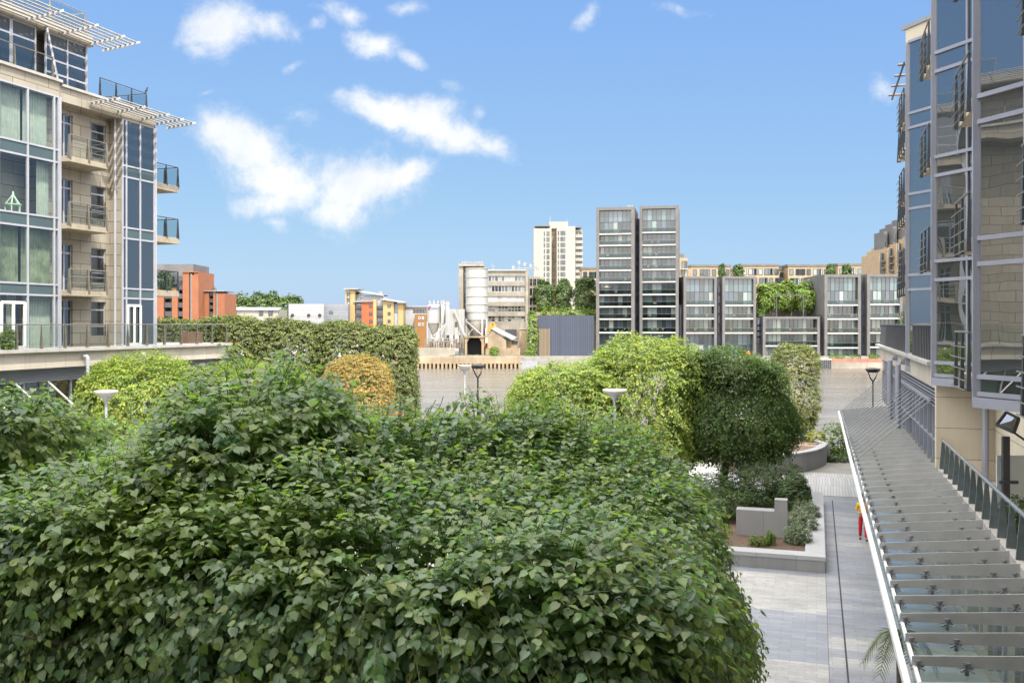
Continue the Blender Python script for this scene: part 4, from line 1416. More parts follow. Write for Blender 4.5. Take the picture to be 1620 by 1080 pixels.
MB().box(X(821.6), X(833.9), YS - .3, YS + 5, Z(520.5) + .01, Z(519.8)).build('roof', M['coping'], hut)
MB().box(X(799), X(817.5), YS + 7, YS + 12, FAR_Z, Z(521)).build('back_wall', M['clad_side'], hut)
# quay of the works
YQ = FAR_Y - .3
X = lambda p: mx(p, YQ)
Z = lambda p: mz(p, YQ)
qw = thing('quay_wall', (X(745), YQ, WATER_Z), 'stained concrete quay wall of the works with timber fenders at the waterline', 'quay wall')
MB().box(X(560), X(826), YQ - .6, YQ + .5, Z(575.4), Z(565)).build('wall', M['concrete_warm'], qw)
MB().box(X(560), X(826), YQ + .1, YQ + .29, -2.2, Z(575.4) - .002).build('shadow_gap_footing', mat('painted gap shadow', (.07, .065, .04), .8, 0, .4, .5), qw)  # dark colour stands in for the shadow gap behind the fenders
M['pile'] = mat('stained timber piles', (.26, .20, .13), .9, 0, .3, 1.2, streak=.3)
for i in range(26): MB().box(X(660 + i * 6.4), X(663.4 + i * 6.4), YQ - 1.0, YQ - .62, -2.2, Z(574.5)).build('fender', M['pile'], qw)
MB().box(X(655), X(826), YQ - .9, YQ - .61, Z(575) + .01, Z(574) + .02).build('fender_rail', M['pile'], qw)
yw = thing('yard_wall', (X(700), YQ + 2, FAR_Z), 'pale concrete yard wall standing on the quay below the small silos', 'wall')
MB().box(X(560), X(719), YQ + 1.5, YQ + 2, FAR_Z, Z(550)).build('wall', M['concrete'], yw)
sw = thing('rubble_wall', (X(800), YQ + 2, FAR_Z), 'crumbling low brick wall on the quay below the corrugated shed', 'wall')
MB().box(X(768), X(823), YQ + 2.4, YQ + 2.9, FAR_Z, Z(551)).build('wall', M['concrete_warm'], sw)
wl_ = thing('white_hoarding', (X(836), YQ + 1, FAR_Z), 'low white concrete parapet beside the dark steel fence', 'wall')
MB().box(X(824), X(846), YQ + .6, YQ + 1.2, -2, Z(565)).build('wall', M['white_wall'], wl_)
MB().box(X(823), X(850), YQ - .9, YQ + .55, -2.2, Z(571)).build('rubble_base', M['lead'], wl_)
fb2 = thing('steel_fence', (X(896), YQ + 3, FAR_Z), 'tall dark blue corrugated steel fence left of the tall towers', 'fence')
M['corr_blue'] = masonry('dark blue corrugated sheet', (.042, .052, .08), (.018, .022, .035), .55, 40, rot=0, msize=.05, streak=.1)
MB().box(X(850), X(941.5), YQ + 2.6, YQ + 3, FAR_Z, Z(498.5)).build('sheet', M['corr_blue'], fb2)
M['corr_brown'] = masonry('brown slatted gate', (.17, .13, .08), (.06, .05, .04), .35, 40, rot=0, msize=.06, streak=.1)
MB().box(X(853), X(870.5), YQ + 2.3, YQ + 2.58, FAR_Z, Z(520)).build('gate', M['corr_brown'], fb2)
rq = thing('quay_wall', (X(1345), YQ, WATER_Z), 'pale block river wall with a red brick band below the low framed blocks', 'quay wall')
MB().box(X(930), X(1600), YQ - .6, YQ + .5, -2.2, Z(573)).build('wall', M['concrete'], rq)
MB().box(X(1311), X(1600), YQ - .5, YQ + .4, Z(573) + .01, Z(567.5)).build('brick_band', mat('red brick band', (.30, .13, .10), .85, 0, .25, .6), rq)
MB().box(X(1284), X(1312.5), YQ - 1.2, YQ - .62, -2.2, Z(569)).build('pier', M['lead'], rq)
MB().box(X(1283), X(1313.5), YQ - 1.4, YQ + .5, Z(569) + .01, Z(567)).build('pier_cap', M['coping'], rq)
for i in range(9): MB().box(X(1285 + i * 3.2), X(1286.4 + i * 3.2), YQ - 1.5, YQ - 1.21, -2.2, Z(569.3)).build('pile', M['fin'], rq)

# buildings to the left of the works
YB = 300.0
X = lambda p: mx(p, YB)
Z = lambda p: mz(p, YB)
ob = thing('apartment_block', (mx(297, 230), 235, FAR_Z), 'orange brick apartment block with a dark grey attic at far left', 'building')
YO = 230.0
X = lambda p: mx(p, YO)
Z = lambda p: mz(p, YO)
MB().box(X(238), X(301.5), YO + 2, YO + 14, Z(449), Z(417)).box(X(246), X(311), YO + 3, YO + 14, Z(500), Z(449.02)).build('attic', M['clad'], ob)
for a, b_, t_ in ((246, 259, 455), (272, 281, 455), (289, 299, 431), (303, 307, 435)):
    MB().box(X(a), X(b_), YO, YO + 12, FAR_Z, Z(t_)).build('brick_pier', M['orange'], ob)
MB().box(X(299.02), X(303), YO + .5, YO + 12, FAR_Z, Z(433)).build('stair_glass', M['pane_blue'], ob)
MB().box(X(289), X(314), YO - .3, YO + 12.5, Z(431) + .01, Z(429.5)).box(X(307.01), X(314), YO, YO + 12, FAR_Z, Z(431)).build('end_wall', M['orange'], ob)
for k in range(5):
    for a, b_ in ((260, 271.5), (281.5, 288.5)):
        z = Z(497 - k * 14)
        sl = MB().box(X(a), X(b_), YO + .2, YO + 2, z - .5, z + .7).build('balcony', M['clad_side'], ob)
        glazing(ob, X(a), X(b_), z + .8, z + 1.9, YO + 2.6, 2, 1, w=.12)
o2 = thing('apartment_block', (mx(331, 240), 245, FAR_Z), 'lower orange brick wing stepping down to the right of the dark attic block', 'building')
for a, b_, t_ in ((314.5, 322, 462), (329, 333, 460), (336, 347.5, 463)):
    MB().box(X(a), X(b_), YO + 4, YO + 14, FAR_Z, Z(t_)).build('brick_pier', M['orange'], o2)
MB().box(X(314.2), X(348), YO + 3.6, YO + 14.3, Z(462) + .3, Z(459)).build('roof', M['lead'], o2)
for k in range(4):
    z = Z(496 - k * 10.5)
    MB().box(X(322.2), X(328.8), YO + 4.4, YO + 6, z - .4, z + .5).build('balcony', M['clad_side'], o2)
    glazing(o2, X(322.2), X(328.8), z + .6, z + 1.5, YO + 6.5, 2, 1, w=.12)
MB().box(X(333.1), X(335.9), YO + 4.3, YO + 12, FAR_Z, Z(463)).build('stair_glass', M['pane_blue'], o2)
X = lambda p: mx(p, YB)
Z = lambda p: mz(p, YB)
lo_ = thing('boathouse', (X(395), YB + 5, FAR_Z), 'low pale roofed building in front of the distant trees on the left', 'building')
MB().box(X(348), X(440), YB, YB + 12, FAR_Z, Z(490)).build('wall', M['white_wall'], lo_)
MB().slab([(X(346), YB - .6, Z(491)), (X(442), YB - .6, Z(491)), (X(436), YB + 8, Z(487)), (X(358), YB + 8, Z(486.5))], (0, 0, .3)).build('roof', M['lead'], lo_)
for a in (360, 368, 410, 425): glazing(lo_, X(a), X(a + 6), Z(499), Z(492), YB - .1, 3, 1, w=.15)
gs = thing('metal_shed', (X(510), YB + 8, FAR_Z), 'big pale grey corrugated metal shed with round vents', 'shed')
M['corr_grey'] = masonry('grey profiled sheet', (.27, .275, .29), (.21, .21, .225), 60, .9, rot=0, msize=.04, streak=.1)
M['corr_grey_shade'] = masonry('shaded grey profiled sheet', (.175, .185, .21), (.14, .14, .16), 60, .9, rot=0, msize=.04, streak=.1)  # darker copy of the sheet: shade painted on the shed's side face
MB().box(X(466), X(520), YB - 8, YB + 14, FAR_Z, Z(481.5)).build('wall', M['corr_grey'], gs)
MB().box(X(520.02), X(555.5), YB - 6, YB + 14, FAR_Z, Z(481.8)).build('end_wall', M['corr_grey_shade'], gs)
for p in (472, 497, 514): MB().tube([(X(p) , YB - 8.3, Z(499)), (X(p), YB - 7.9, Z(499))], .5, 10).build('vent', M['dark'], gs)
glazing(gs, X(527), X(532), Z(496), Z(492.5), YB - 6.1, 2, 1, pal=PANES[:3], w=.12)
ya = thing('apartment_block', (X(590), YB + 5, FAR_Z), 'yellow and red rendered apartment block with sloping grey roofs', 'building')
M['yellow'] = mat('yellow render', (.36, .255, .115), .85, 0, .08, .5)
M['redr'] = mat('terracotta render', (.34, .085, .035), .85, 0, .08, .5)
M['palegrey'] = mat('pale grey render', (.32, .33, .35), .8, 0, .08, .5)
MB().box(X(548), X(563), YB - 2, YB + 10, FAR_Z, Z(459)).box(X(592), X(597), YB - 2.2, YB + 8, FAR_Z, Z(474)).box(X(607.5), X(624), YB - 2, YB + 8, FAR_Z, Z(476)).box(X(631), X(638.5), YB - 1.6, YB + 8, FAR_Z, Z(479.5)).build('wall', M['yellow'], ya)
MB().box(X(573.5), X(592), YB - 2, YB + 8, FAR_Z, Z(478)).build('red_wall', M['redr'], ya)
MB().box(X(563.02), X(573.4), YB - .5, YB + 8, FAR_Z, Z(477)).box(X(597.1), X(607.4), YB - .5, YB + 8, FAR_Z, Z(475)).box(X(563.1), X(607), YB + 1, YB + 9, Z(478), Z(466)).box(X(624.1), X(631), YB - .8, YB + 8, FAR_Z, Z(480)).build('recess_wall', M['palegrey'], ya)
q = MB()
q.slab([(X(546), YB - 3, Z(458.4)), (X(569), YB - 3, Z(458.4)), (X(569), YB + 10, Z(457)), (X(546), YB + 10, Z(457))], (0, 0, .4))
q.slab([(X(562), YB - .5, Z(461)), (X(607), YB - .5, Z(468.5)), (X(607), YB + 9, Z(467.5)), (X(562), YB + 9, Z(459.5))], (0, 0, .4))
q.slab([(X(604), YB - 3, Z(474.5)), (X(642), YB - 3, Z(480)), (X(642), YB + 8, Z(479)), (X(604), YB + 8, Z(473))], (0, 0, .4))
q.slab([(X(561), YB - 2.6, Z(478.2)), (X(592.5), YB - 2.6, Z(477.4)), (X(592.5), YB + 2, Z(477)), (X(561), YB + 2, Z(477.5))], (0, 0, .3))
q.build('roof', M['lead'], ya)
for p in (588, 617):
    for y in (484, 496, 508): glazing(ya, X(p - 2), X(p + 2), Z(y + 2), Z(y - 2), YB - 2.1, 1, 1, pal=PANES[:5], w=.16)
glazing(ya, X(551), X(555), Z(482), Z(463), YB - 2.1, 1, 4, pal=PANES[1:6], w=.16)
for a, b_ in ((564, 573), (597.5, 607)):
    for y in (480, 492, 504):
        glazing(ya, X(a), X(b_), Z(y + 7), Z(y), YB - .6, 3, 1, mframe='white_steel', w=.16)
        MB().box(X(a), X(b_), YB - 1.9, YB - .65, Z(y + 8.2), Z(y + 7.6)).box(X(a), X(b_), YB - 1.9, YB - 1.8, Z(y + 7.5), Z(y + 4)).build('balcony', M['mullion'], ya)
glazing(ya, X(567), X(575), Z(474), Z(464.5), YB + .9, 4, 2, mframe='white_steel', w=.14)
MB().box(X(598), X(604), YB + 2, YB + 5, Z(468), Z(461)).build('plant_room', M['lead'], ya)
gb_ = thing('apartment_block', (X(656), YB + 8, FAR_Z), 'pale grey block with a flat dark roof left of the small silos', 'building')
MB().box(X(639), X(676), YB + 4, YB + 14, FAR_Z, Z(485.5)).build('wall', M['palegrey'], gb_)
MB().box(X(637.5), X(678), YB + 3.4, YB + 14.5, Z(485.5) + .01, Z(483)).build('roof', M['lead'], gb_)
for i in range(5): glazing(gb_, X(652 + i * 5), X(655.5 + i * 5), Z(494), Z(489), YB + 3.9, 2, 1, w=.15)
MB().box(X(655.5), X(674), YB + 1, YB + 3.95, FAR_Z, Z(497)).build('orange_bay', mat('ochre panels', (.21, .10, .03), .7), gb_)
for p in (663, 668.5):
    for y in (503, 513): glazing(gb_, X(p - 1.2), X(p + 1.5), Z(y + 2), Z(y - 2), YB + .9, 1, 1, mframe='white_steel', w=.2)
# pergola and deck wall on the wide low block
pg = thing('roof_pergola', P(1250, 498, YT + 6), 'grey steel pergola frame on the planted roof deck', 'pergola')
YP = YT + 5
for p in (1228.5, 1271): MB().bar((mx(p, YP), YP, mz(500, YT)), (mx(p, YP), YP, mz(467, YP)), .32).build('post', M['fin'], pg)
MB().bar((mx(1227.5, YP), YP, mz(467, YP)), (mx(1272, YP), YP, mz(467, YP)), .32).build('beam', M['fin'], pg)
dwl = thing('deck_wall', P(1250, 495, YT + 14), 'pale concrete wall at the back of the planted roof deck', 'wall')
MB().box(mx(1197, 262), mx(1303, 262), 262, 263, 2, mz(484, 262)).build('wall', M['concrete'], dwl)
ex_ = thing('bank_terrace', P(895, 498, 262), 'planted brick terrace above the blue steel fence', 'terrace')
MB().box(mx(845, 262), mx(945, 262), 258, 275, 2, mz(494, 262)).build('wall', M['tan'], ex_)

# ------------------------------------------------------------------ leaves, crowns, shrubs
def raw_mesh(name, co, loops, starts, mats, parent, col=None, smooth=False, origin=None):
    me = bpy.data.meshes.new(name)
    if parent is not None: co = co - np.array(root_loc(parent))
    me.vertices.add(len(co)); me.vertices.foreach_set('co', co.astype(np.float32).ravel())
    me.loops.add(len(loops)); me.loops.foreach_set('vertex_index', loops.astype(np.int32))
    me.polygons.add(len(starts)); me.polygons.foreach_set('loop_start', starts.astype(np.int32))
    me.materials.append(mats)
    if smooth: me.polygons.foreach_set('use_smooth', np.ones(len(starts), bool))
    me.update(calc_edges=True)
    if col is not None:
        a = me.color_attributes.new('Col', 'FLOAT_COLOR', 'POINT')
        a.data.foreach_set('color', np.concatenate([col, np.ones((len(col), 1))], 1).astype(np.float32).ravel())
    o = bpy.data.objects.new(name, me)
    COL.objects.link(o)
    if parent is not None: o.parent = parent
    return o


HEART_V = np.array([(0, 0, 0), (-.09, .20, .03), (.16, .44, .07), (.48, .43, .07), (.80, .20, .01), (1.08, 0, -.10),
                    (.80, -.20, .01), (.48, -.43, .07), (.16, -.44, .07), (-.09, -.20, .03), (.32, 0, -.03), (.68, 0, -.03)])
HEART_F = [(0, 10, 2, 1), (10, 11, 3, 2), (11, 5, 4, 3), (0, 9, 8, 10), (10, 8, 7, 11), (11, 7, 6, 5)]
RHOMB_V = np.array([(0, 0, 0), (.42, .40, .08), (1.05, 0, -.06), (.42, -.40, .08)])
RHOMB_F = [(0, 2, 1), (0, 3, 2)]


def unit(a): return a / np.maximum(1e-9, np.linalg.norm(a, axis=1, keepdims=True))


def leaf_arrays(pos, axis, nrm, size, curl, tv, tf):
    axis = unit(axis)
    nrm = unit(nrm - axis * (nrm * axis).sum(1, keepdims=True))
    lat = np.cross(nrm, axis)
    n, k = len(pos), len(tv)
    t = tv[None] * size[:, None, None]
    co = pos[:, None] + axis[:, None] * t[:, :, :1] + lat[:, None] * t[:, :, 1:2] + nrm[:, None] * t[:, :, 2:3] * curl[:, None, None]
    fl = np.array([i for f in tf for i in f])
    ln = np.array([len(f) for f in tf])
    loops = (np.arange(n)[:, None] * k + fl[None]).ravel()
    st0 = np.concatenate([[0], np.cumsum(ln)[:-1]])
    starts = (np.arange(n)[:, None] * ln.sum() + st0[None]).ravel()
    return co.reshape(-1, 3), loops, starts, k


def lumps(rng, p, freq, k=7):
    o = np.zeros(len(p))
    for _ in range(k):
        d = rng.normal(size=3); d /= np.linalg.norm(d)
        o += np.sin(p @ d * freq * rng.uniform(.6, 1.6) + rng.uniform(0, 6.28))
    return o / math.sqrt(k)


def crown_shell(rng, n, c, rad, pxy, amp, freq, depth, zcut=-1.0, keep_back=.45, bias=None, inner=.12, rot=0., tilt=0.):
    """points through the outer layer of a clipped crown, with outward normals."""
    c, rad = np.array(c), np.array(rad)
    pts, nrm = [], []
    got = 0
    st = np.random.default_rng(rng.integers(1 << 30))
    lseed = int(rng.integers(1 << 30))
    while got < n:
        m_ = n * 2
        # cube-ish sampling keeps the flat top and sides evenly covered
        f = st.integers(0, 6, m_)
        q = st.uniform(-1, 1, (m_, 3))
        q[np.arange(m_), f % 3] = np.where(f < 3, 1, -1)
        q = unit(q)
        r = 1 / (np.abs(q) ** pxy).sum(1) ** (1 / pxy)
        s = q * r[:, None]
        g = np.sign(s) * np.abs(s) ** (pxy - 1) / rad
        g = unit(g)
        o_ = s * rad
        o_[:, 2] -= tilt * np.maximum(o_[:, 0], -1.2) * np.clip(o_[:, 2] / rad[2] + .3, 0, 1)
        cr, sr = math.cos(rot), math.sin(rot)
        turn = lambda a: np.stack([a[:, 0] * cr - a[:, 1] * sr, a[:, 0] * sr + a[:, 1] * cr, a[:, 2]], 1)
        w = c + turn(o_)
        g = turn(g)
        L_ = lumps(np.random.default_rng(lseed), w, freq) * amp + lumps(np.random.default_rng(lseed + 1), w, freq * 2.7) * amp * .45
        d = np.where(st.uniform(size=m_) < inner, st.uniform(0, 1, m_) * min(rad) * .45, st.exponential(depth, m_))
        w = w + g * (L_ - d)[:, None]
        to = np.array((0, 0, CAMZ)) - w
        facing = (g * unit(to)).sum(1)
        kp = (st.uniform(size=m_) < np.where((facing > -.25) | (g[:, 2] > .5), 1, keep_back)) & (s[:, 2] > zcut) & (d < max(depth * 4, min(rad) * .45))
        if bias is not None: kp &= bias(w, g, st)
        pts.append(w[kp]); nrm.append(g[kp])
        got += kp.sum()
    return np.concatenate(pts)[:n], np.concatenate(nrm)[:n]


PAL_LIME = [((.165, .265, .10), .44), ((.14, .235, .12), .30), ((.20, .295, .085), .18), ((.27, .34, .08), .08)]
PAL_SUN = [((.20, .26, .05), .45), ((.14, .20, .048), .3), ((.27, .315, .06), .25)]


def tints(rng, n, pal, per=1):
    w = np.array([p[1] for p in pal]); w = w / w.sum()
    k = rng.choice(len(pal), n, p=w)
    c = np.array([p[0] for p in pal])[k] * rng.uniform(.78, 1.22, (n, 1)) * rng.uniform(.93, 1.07, (n, 3))
    return c


def make_crown(parent, seed, c, rad, n_twigs, per_twig, leaf, pal, mat_, pxy=3., amp=.25, freq=1.2, depth=.25,
               twig_len=.6, heart=False, droop=.55, twigs=False, zcut=-1.0, name='crown', bias=None, keep_back=.45, upright=.0, inner=.12, rot=0., tilt=0.):
    rng = np.random.default_rng(seed)
    p, g = crown_shell(rng, n_twigs, c, rad, pxy, amp, freq, depth, zcut, keep_back, bias, inner, rot, tilt)
    n = len(p)
    radial = unit((p - np.array(c)) * np.array([1, 1, .25]))
    up = np.array([0, 0, 1.])
    side = np.clip(1 - g[:, 2:3], 0, 1)
    d = unit(g * (.55 + .3 * (1 - side)) + radial * .55 + rng.normal(size=(n, 3)) * .45 - up * droop * side + up * upright * (1 - side))
    L = twig_len * rng.uniform(.6, 1.35, n)
    start = p - d * (L * .55)[:, None]
    t = (np.arange(per_twig) + .5) / per_twig
    T = t[None, :] * .88 + .14 + rng.uniform(-.04, .04, (n, per_twig))
    sag = -(T ** 2) * (L[:, None] * (.18 + .25 * side))
    pos = start[:, None] + d[:, None] * (L[:, None] * T)[..., None]
    pos[..., 2] += sag
    lat = unit(np.cross(d, up + rng.normal(size=(n, 3)) * .15))
    sg = np.where((np.arange(per_twig) % 2) == 0, 1., -1.)
    tang = d[:, None] + np.array([0, 0, -.5])[None, None] * T[..., None]
    ax = tang * .55 + lat[:, None] * sg[None, :, None] * .75 + rng.normal(size=(n, per_twig, 3)) * .22
    sd = side[:, None]
    ax = ax + np.array([0, 0, -1.]) * (.25 + .75 * sd)
    nr = up * (1.1 - .65 * sd) + g[:, None] * (.25 + .75 * sd) + rng.normal(size=(n, per_twig, 3)) * .30
    petiole = .35 * leaf
    pos = pos + unit(ax.reshape(-1, 3)).reshape(ax.shape) * petiole
    N = n * per_twig
    size = leaf * rng.uniform(.5, 1.3, N) * (1 - .25 * np.tile(t, n))
    tv, tf = (HEART_V, HEART_F) if heart else (RHOMB_V, RHOMB_F)
    co, loops, starts, k = leaf_arrays(pos.reshape(-1, 3), ax.reshape(-1, 3), nr.reshape(-1, 3), size, rng.uniform(.3, 2.4, N), tv, tf)
    base = tints(rng, n, pal)
    patch = np.clip(lumps(rng, p, 3.2 / max(.5, min(rad) * .5)) * .8 - .3, 0, .6)[:, None] if heart else np.zeros((n, 1))
    base = base * (1 - patch) + np.array((.25, .33, .07)) * patch
    col = np.repeat(base, per_twig, 0) * rng.uniform(.85, 1.15, (N, 1))
    if heart:          # young leaves at twig ends are fresher
        tip = (np.tile(np.arange(per_twig), n) >= per_twig - 2) & (rng.uniform(size=N) < .30)
        col[tip] = np.array((.20, .27, .06)) * rng.uniform(.8, 1.2, (tip.sum(), 1))
    o = raw_mesh(name, co, loops, starts, mat_, parent, np.repeat(col, k, 0), smooth=heart)
    if twigs:
        K = 5
        tt = np.linspace(0, 1, K)
        cp_ = start[:, None] + d[:, None] * (L[:, None] * tt)[..., None]
        cp_[..., 2] += -(tt ** 2) * (L[:, None] * (.18 + .25 * side))
        e1 = lat * .5
        e2 = np.cross(d, lat)
        ring = np.stack([e1 * 2, -e1 + e2 * .87, -e1 - e2 * .87], 1)
        rr = (.0055 * (1.15 - .7 * tt))
        vv = cp_[:, :, None] + ring[:, None] * rr[None, :, None, None]
        vv = vv.reshape(-1, 3)
        fl = []
        for i in range(K - 1):
            for j in range(3): fl += [i * 3 + j, i * 3 + (j + 1) % 3, (i + 1) * 3 + (j + 1) % 3, (i + 1) * 3 + j]
        fl = np.array(fl)
        lp = (np.arange(n)[:, None] * K * 3 + fl[None]).ravel()
        stt = np.arange(0, len(lp), 4)
        raw_mesh('twigs', vv, lp, stt, M['twig'], o)
    return o


def trunk(parent, base, c, rad, r0, seed, limbs=7, mat_=None):
    rng = random.Random(seed)
    mb = MB()
    b, c = Vector(base), Vector(c)
    fork = b.lerp(c, .42)
    fork.x = b.x + (c.x - b.x) * .3; fork.y = b.y + (c.y - b.y) * .3
    mb.tube([b - Vector((0, 0, .05)), b.lerp(fork, .15), b.lerp(fork, .6), fork], [r0 * 1.35, r0, r0 * .9, r0 * .85], 12)
    for i in range(limbs):
        a = 2 * math.pi * (i + rng.uniform(-.3, .3)) / limbs
        e = c + Vector((math.cos(a) * rad[0] * .78, math.sin(a) * rad[1] * .78, rng.uniform(-.1, .75) * rad[2]))
        m1 = fork.lerp(e, .4) + Vector((rng.uniform(-.3, .3), rng.uniform(-.3, .3), .3))
        m2 = fork.lerp(e, .75) + Vector((rng.uniform(-.2, .2), rng.uniform(-.2, .2), .25))
        mb.tube([fork - Vector((0, 0, .1)), m1, m2, e], [r0 * .5, r0 * .33, r0 * .2, r0 * .07], 8)
        for j in range(3):
            s = m1.lerp(e, .3 + .25 * j)
            e2 = s + Vector((rng.uniform(-1, 1) * rad[0] * .35, rng.uniform(-1, 1) * rad[1] * .35, rng.uniform(.1, .6) * rad[2]))
            mb.tube([s, s.lerp(e2, .5) + Vector((0, 0, .12)), e2], [r0 * .17, r0 * .1, r0 * .03], 6)
    return mb.build('trunk', mat_ or M['bark'], parent, smooth=True)


def tree(name, label, base, c, rad, seed, tw, per, leaf, pal, mat_, r0=.18, group=None, cat='tree', **kw):
    t = thing(name, base, label, cat, group)
    trunk(t, base, c, rad, r0, seed)
    make_crown(t, seed, c, rad, tw, per, leaf, pal, mat_, **kw)
    return t


G = PLAZA_Z
PAL_SHADE = [((.080, .13, .035), .5), ((.06, .105, .032), .3), ((.11, .16, .038), .2)]  # lime leaves darkened: shade painted into the leaf colour
LIMES = 'clipped lime trees of the plaza'
near_b = lambda w, g, st: (st.uniform(size=len(w)) < np.where((w[:, 1] < 12.5) & (w[:, 2] > 4.6) & (g[:, 2] > -.3), 1, .62))
# the two great limes below the viewpoint
tB = tree('lime_tree', 'large dark green lime tree filling the foreground, spreading right to the paving', (-1.2, 10.0, G), (-1.5, 11.08, 5.48), (4.0, 3.95, 2.85), 3, 26500, 10, .09, PAL_LIME, M['leaf'],
          r0=.24, group=LIMES, pxy=5.2, amp=.20, freq=1.25, depth=.22, twig_len=.62, heart=True, twigs=True, bias=near_b, upright=.25, keep_back=.75, inner=.28, rot=-PLAZA_ROT, tilt=.095)
tA = tree('lime_tree', 'dark green lime tree cut off by the left edge, next to the large foreground lime', (-7.4, 12.3, G), (-6.75, 12.7, 5.4), (2.9, 3.9, 2.9), 5, 12500, 10, .09, PAL_LIME, M['leaf'],
          r0=.22, group=LIMES, pxy=3.0, amp=.16, freq=1.25, depth=.22, twig_len=.62, heart=True, twigs=True, bias=near_b, upright=.25, keep_back=.75, inner=.28, rot=-PLAZA_ROT)
# a knot of upright shoots that stands out of the large lime
for nm_, c_, rd_, k_, sd_ in (('shoots', (-2.75, 10.1, 8.3), (1.3, 1.7, 1.0), 800, 21), ('shoots', (-.3, 12.6, 8.2), (1.3, .9, .5), 300, 22)):
    make_crown(tB, sd_, c_, rd_, int(k_ * 1.35), 10, .09, PAL_LIME, M['leaf'], pxy=1.45, amp=.2, freq=2.0, depth=.25, twig_len=.6, heart=True, twigs=True, zcut=-.3, name=nm_, upright=.6)
make_crown(tA, 23, (-5.9, 10.9, 8.25), (.9, 1.0, .75), 430, 10, .09, PAL_LIME, M['leaf'], pxy=2, amp=.14, freq=2.5, depth=.2, twig_len=.6, heart=True, twigs=True, zcut=-.3, name='shoots', upright=.6)

bd = MB().prism([(-14, 4.5), (3.4, 4.5), (3.4, 27), (-14, 27)], G - .05, G + .03)  # dark sheet added under the limes so gaps in the crowns look shaded
tag(bd.build('dark_gap_bed', M['soil']), kind='structure')

# limes farther down the plaza
kw = dict(inner=.22, pxy=2.5, amp=.34, freq=1.1, depth=.22, twig_len=.7, droop=.55)
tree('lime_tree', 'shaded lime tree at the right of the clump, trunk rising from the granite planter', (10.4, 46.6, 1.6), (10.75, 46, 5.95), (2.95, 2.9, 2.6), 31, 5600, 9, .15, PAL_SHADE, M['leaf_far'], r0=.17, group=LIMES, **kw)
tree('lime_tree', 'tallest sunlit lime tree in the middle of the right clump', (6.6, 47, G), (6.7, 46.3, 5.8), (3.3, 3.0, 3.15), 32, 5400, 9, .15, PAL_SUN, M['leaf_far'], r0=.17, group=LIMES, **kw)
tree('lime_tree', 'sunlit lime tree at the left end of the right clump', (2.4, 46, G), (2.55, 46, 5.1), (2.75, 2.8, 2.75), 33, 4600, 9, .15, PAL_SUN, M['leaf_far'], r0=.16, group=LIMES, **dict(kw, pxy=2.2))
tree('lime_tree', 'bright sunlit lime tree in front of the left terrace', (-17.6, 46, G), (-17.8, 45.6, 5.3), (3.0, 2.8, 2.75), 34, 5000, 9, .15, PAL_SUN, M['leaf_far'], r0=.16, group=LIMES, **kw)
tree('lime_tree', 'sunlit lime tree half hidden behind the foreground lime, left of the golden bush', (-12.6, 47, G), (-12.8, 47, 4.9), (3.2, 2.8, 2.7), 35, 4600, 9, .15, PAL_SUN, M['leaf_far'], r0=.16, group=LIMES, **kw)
# row of clipped holm oaks by the river
PAL_OAK = [((.13, .155, .045), .5), ((.085, .11, .04), .3), ((.18, .20, .06), .2)]
labs = ['leftmost clipped holm oak of the row, behind the left terrace rail', 'second clipped holm oak from the left in the riverside row', 'middle clipped holm oak of the riverside row', 'second clipped holm oak from the right, above the golden bush', 'rightmost clipped holm oak of the row, its straight side against the river']
for i, (xx, top, rw) in enumerate(((-24.6, 10.15, 2.6), (-20.2, 10.25, 2.5), (-15.9, 9.95, 2.5), (-11.9, 9.85, 2.3), (-8.75, 9.7, 2.0))):
    tree('holm_oak', labs[i], (xx, 68, G), (xx, 68, 6.3 if i < 4 else 5.9), (rw, 2.2, top - (6.3 if i < 4 else 5.9)), 40 + i, 5600, 8, .17, PAL_OAK, M['leaf_small'], r0=.14, group='clipped holm oaks along the river', pxy=4.5, amp=.13, freq=1.6, depth=.35, twig_len=.5, droop=.2)
PAL_GOLD = [((.34, .24, .075), .6), ((.26, .19, .06), .25), ((.20, .20, .06), .15)]
tree('golden_tree', 'rounded golden yellow clipped tree in front of the holm oaks', (-9.4, 58, G), (-9.45, 58, 4.9), (2.25, 2.0, 2.9), 50, 4200, 8, .11, PAL_GOLD, M['leaf_small'], r0=.12, pxy=2.6, amp=.08, freq=2, depth=.12, twig_len=.3, droop=.1)
PAL_GG = [((.15, .17, .05), .5), ((.10, .13, .045), .3), ((.24, .23, .09), .2)]
tree('holm_oak', 'yellow green clipped tree standing behind the shaded lime at the right', (18.7, 63, G), (18.6, 62.6, 5.5), (1.55, 1.6, 2.85), 51, 3000, 8, .12, PAL_GG, M['leaf_small'], r0=.12, pxy=3.2, amp=.12, freq=2, depth=.14, twig_len=.35, droop=.1, group='clipped holm oaks along the river')

# distant trees
PAL_DK = [((.075, .12, .034), .5), ((.055, .09, .03), .3), ((.10, .145, .04), .2)]
PAL_MID = [((.13, .20, .03), .5), ((.09, .145, .03), .3), ((.17, .23, .04), .2)]


def far_tree(label, px0, px1, top, bot, Y, seed, pal, n=520, leaf=.75, pxy=2., name='tree', group=None, base=None, cone=False):
    x0, x1 = mx(px0, Y), mx(px1, Y)
    zt, zb = mz(top, Y), mz(bot, Y)
    c = ((x0 + x1) / 2, Y, (zt + zb) / 2)
    rad = ((x1 - x0) / 2, (x1 - x0) / 2, (zt - zb) / 2)
    tree(name, label, (c[0], Y, FAR_Z if base is None else base), c, rad, seed, n, 7, leaf, pal, M['leaf_small'], r0=.22, group=group, pxy=pxy, amp=(x1 - x0) * .085, freq=10 / (x1 - x0), depth=(x1 - x0) * .05, twig_len=leaf * 1.6, keep_back=.25)


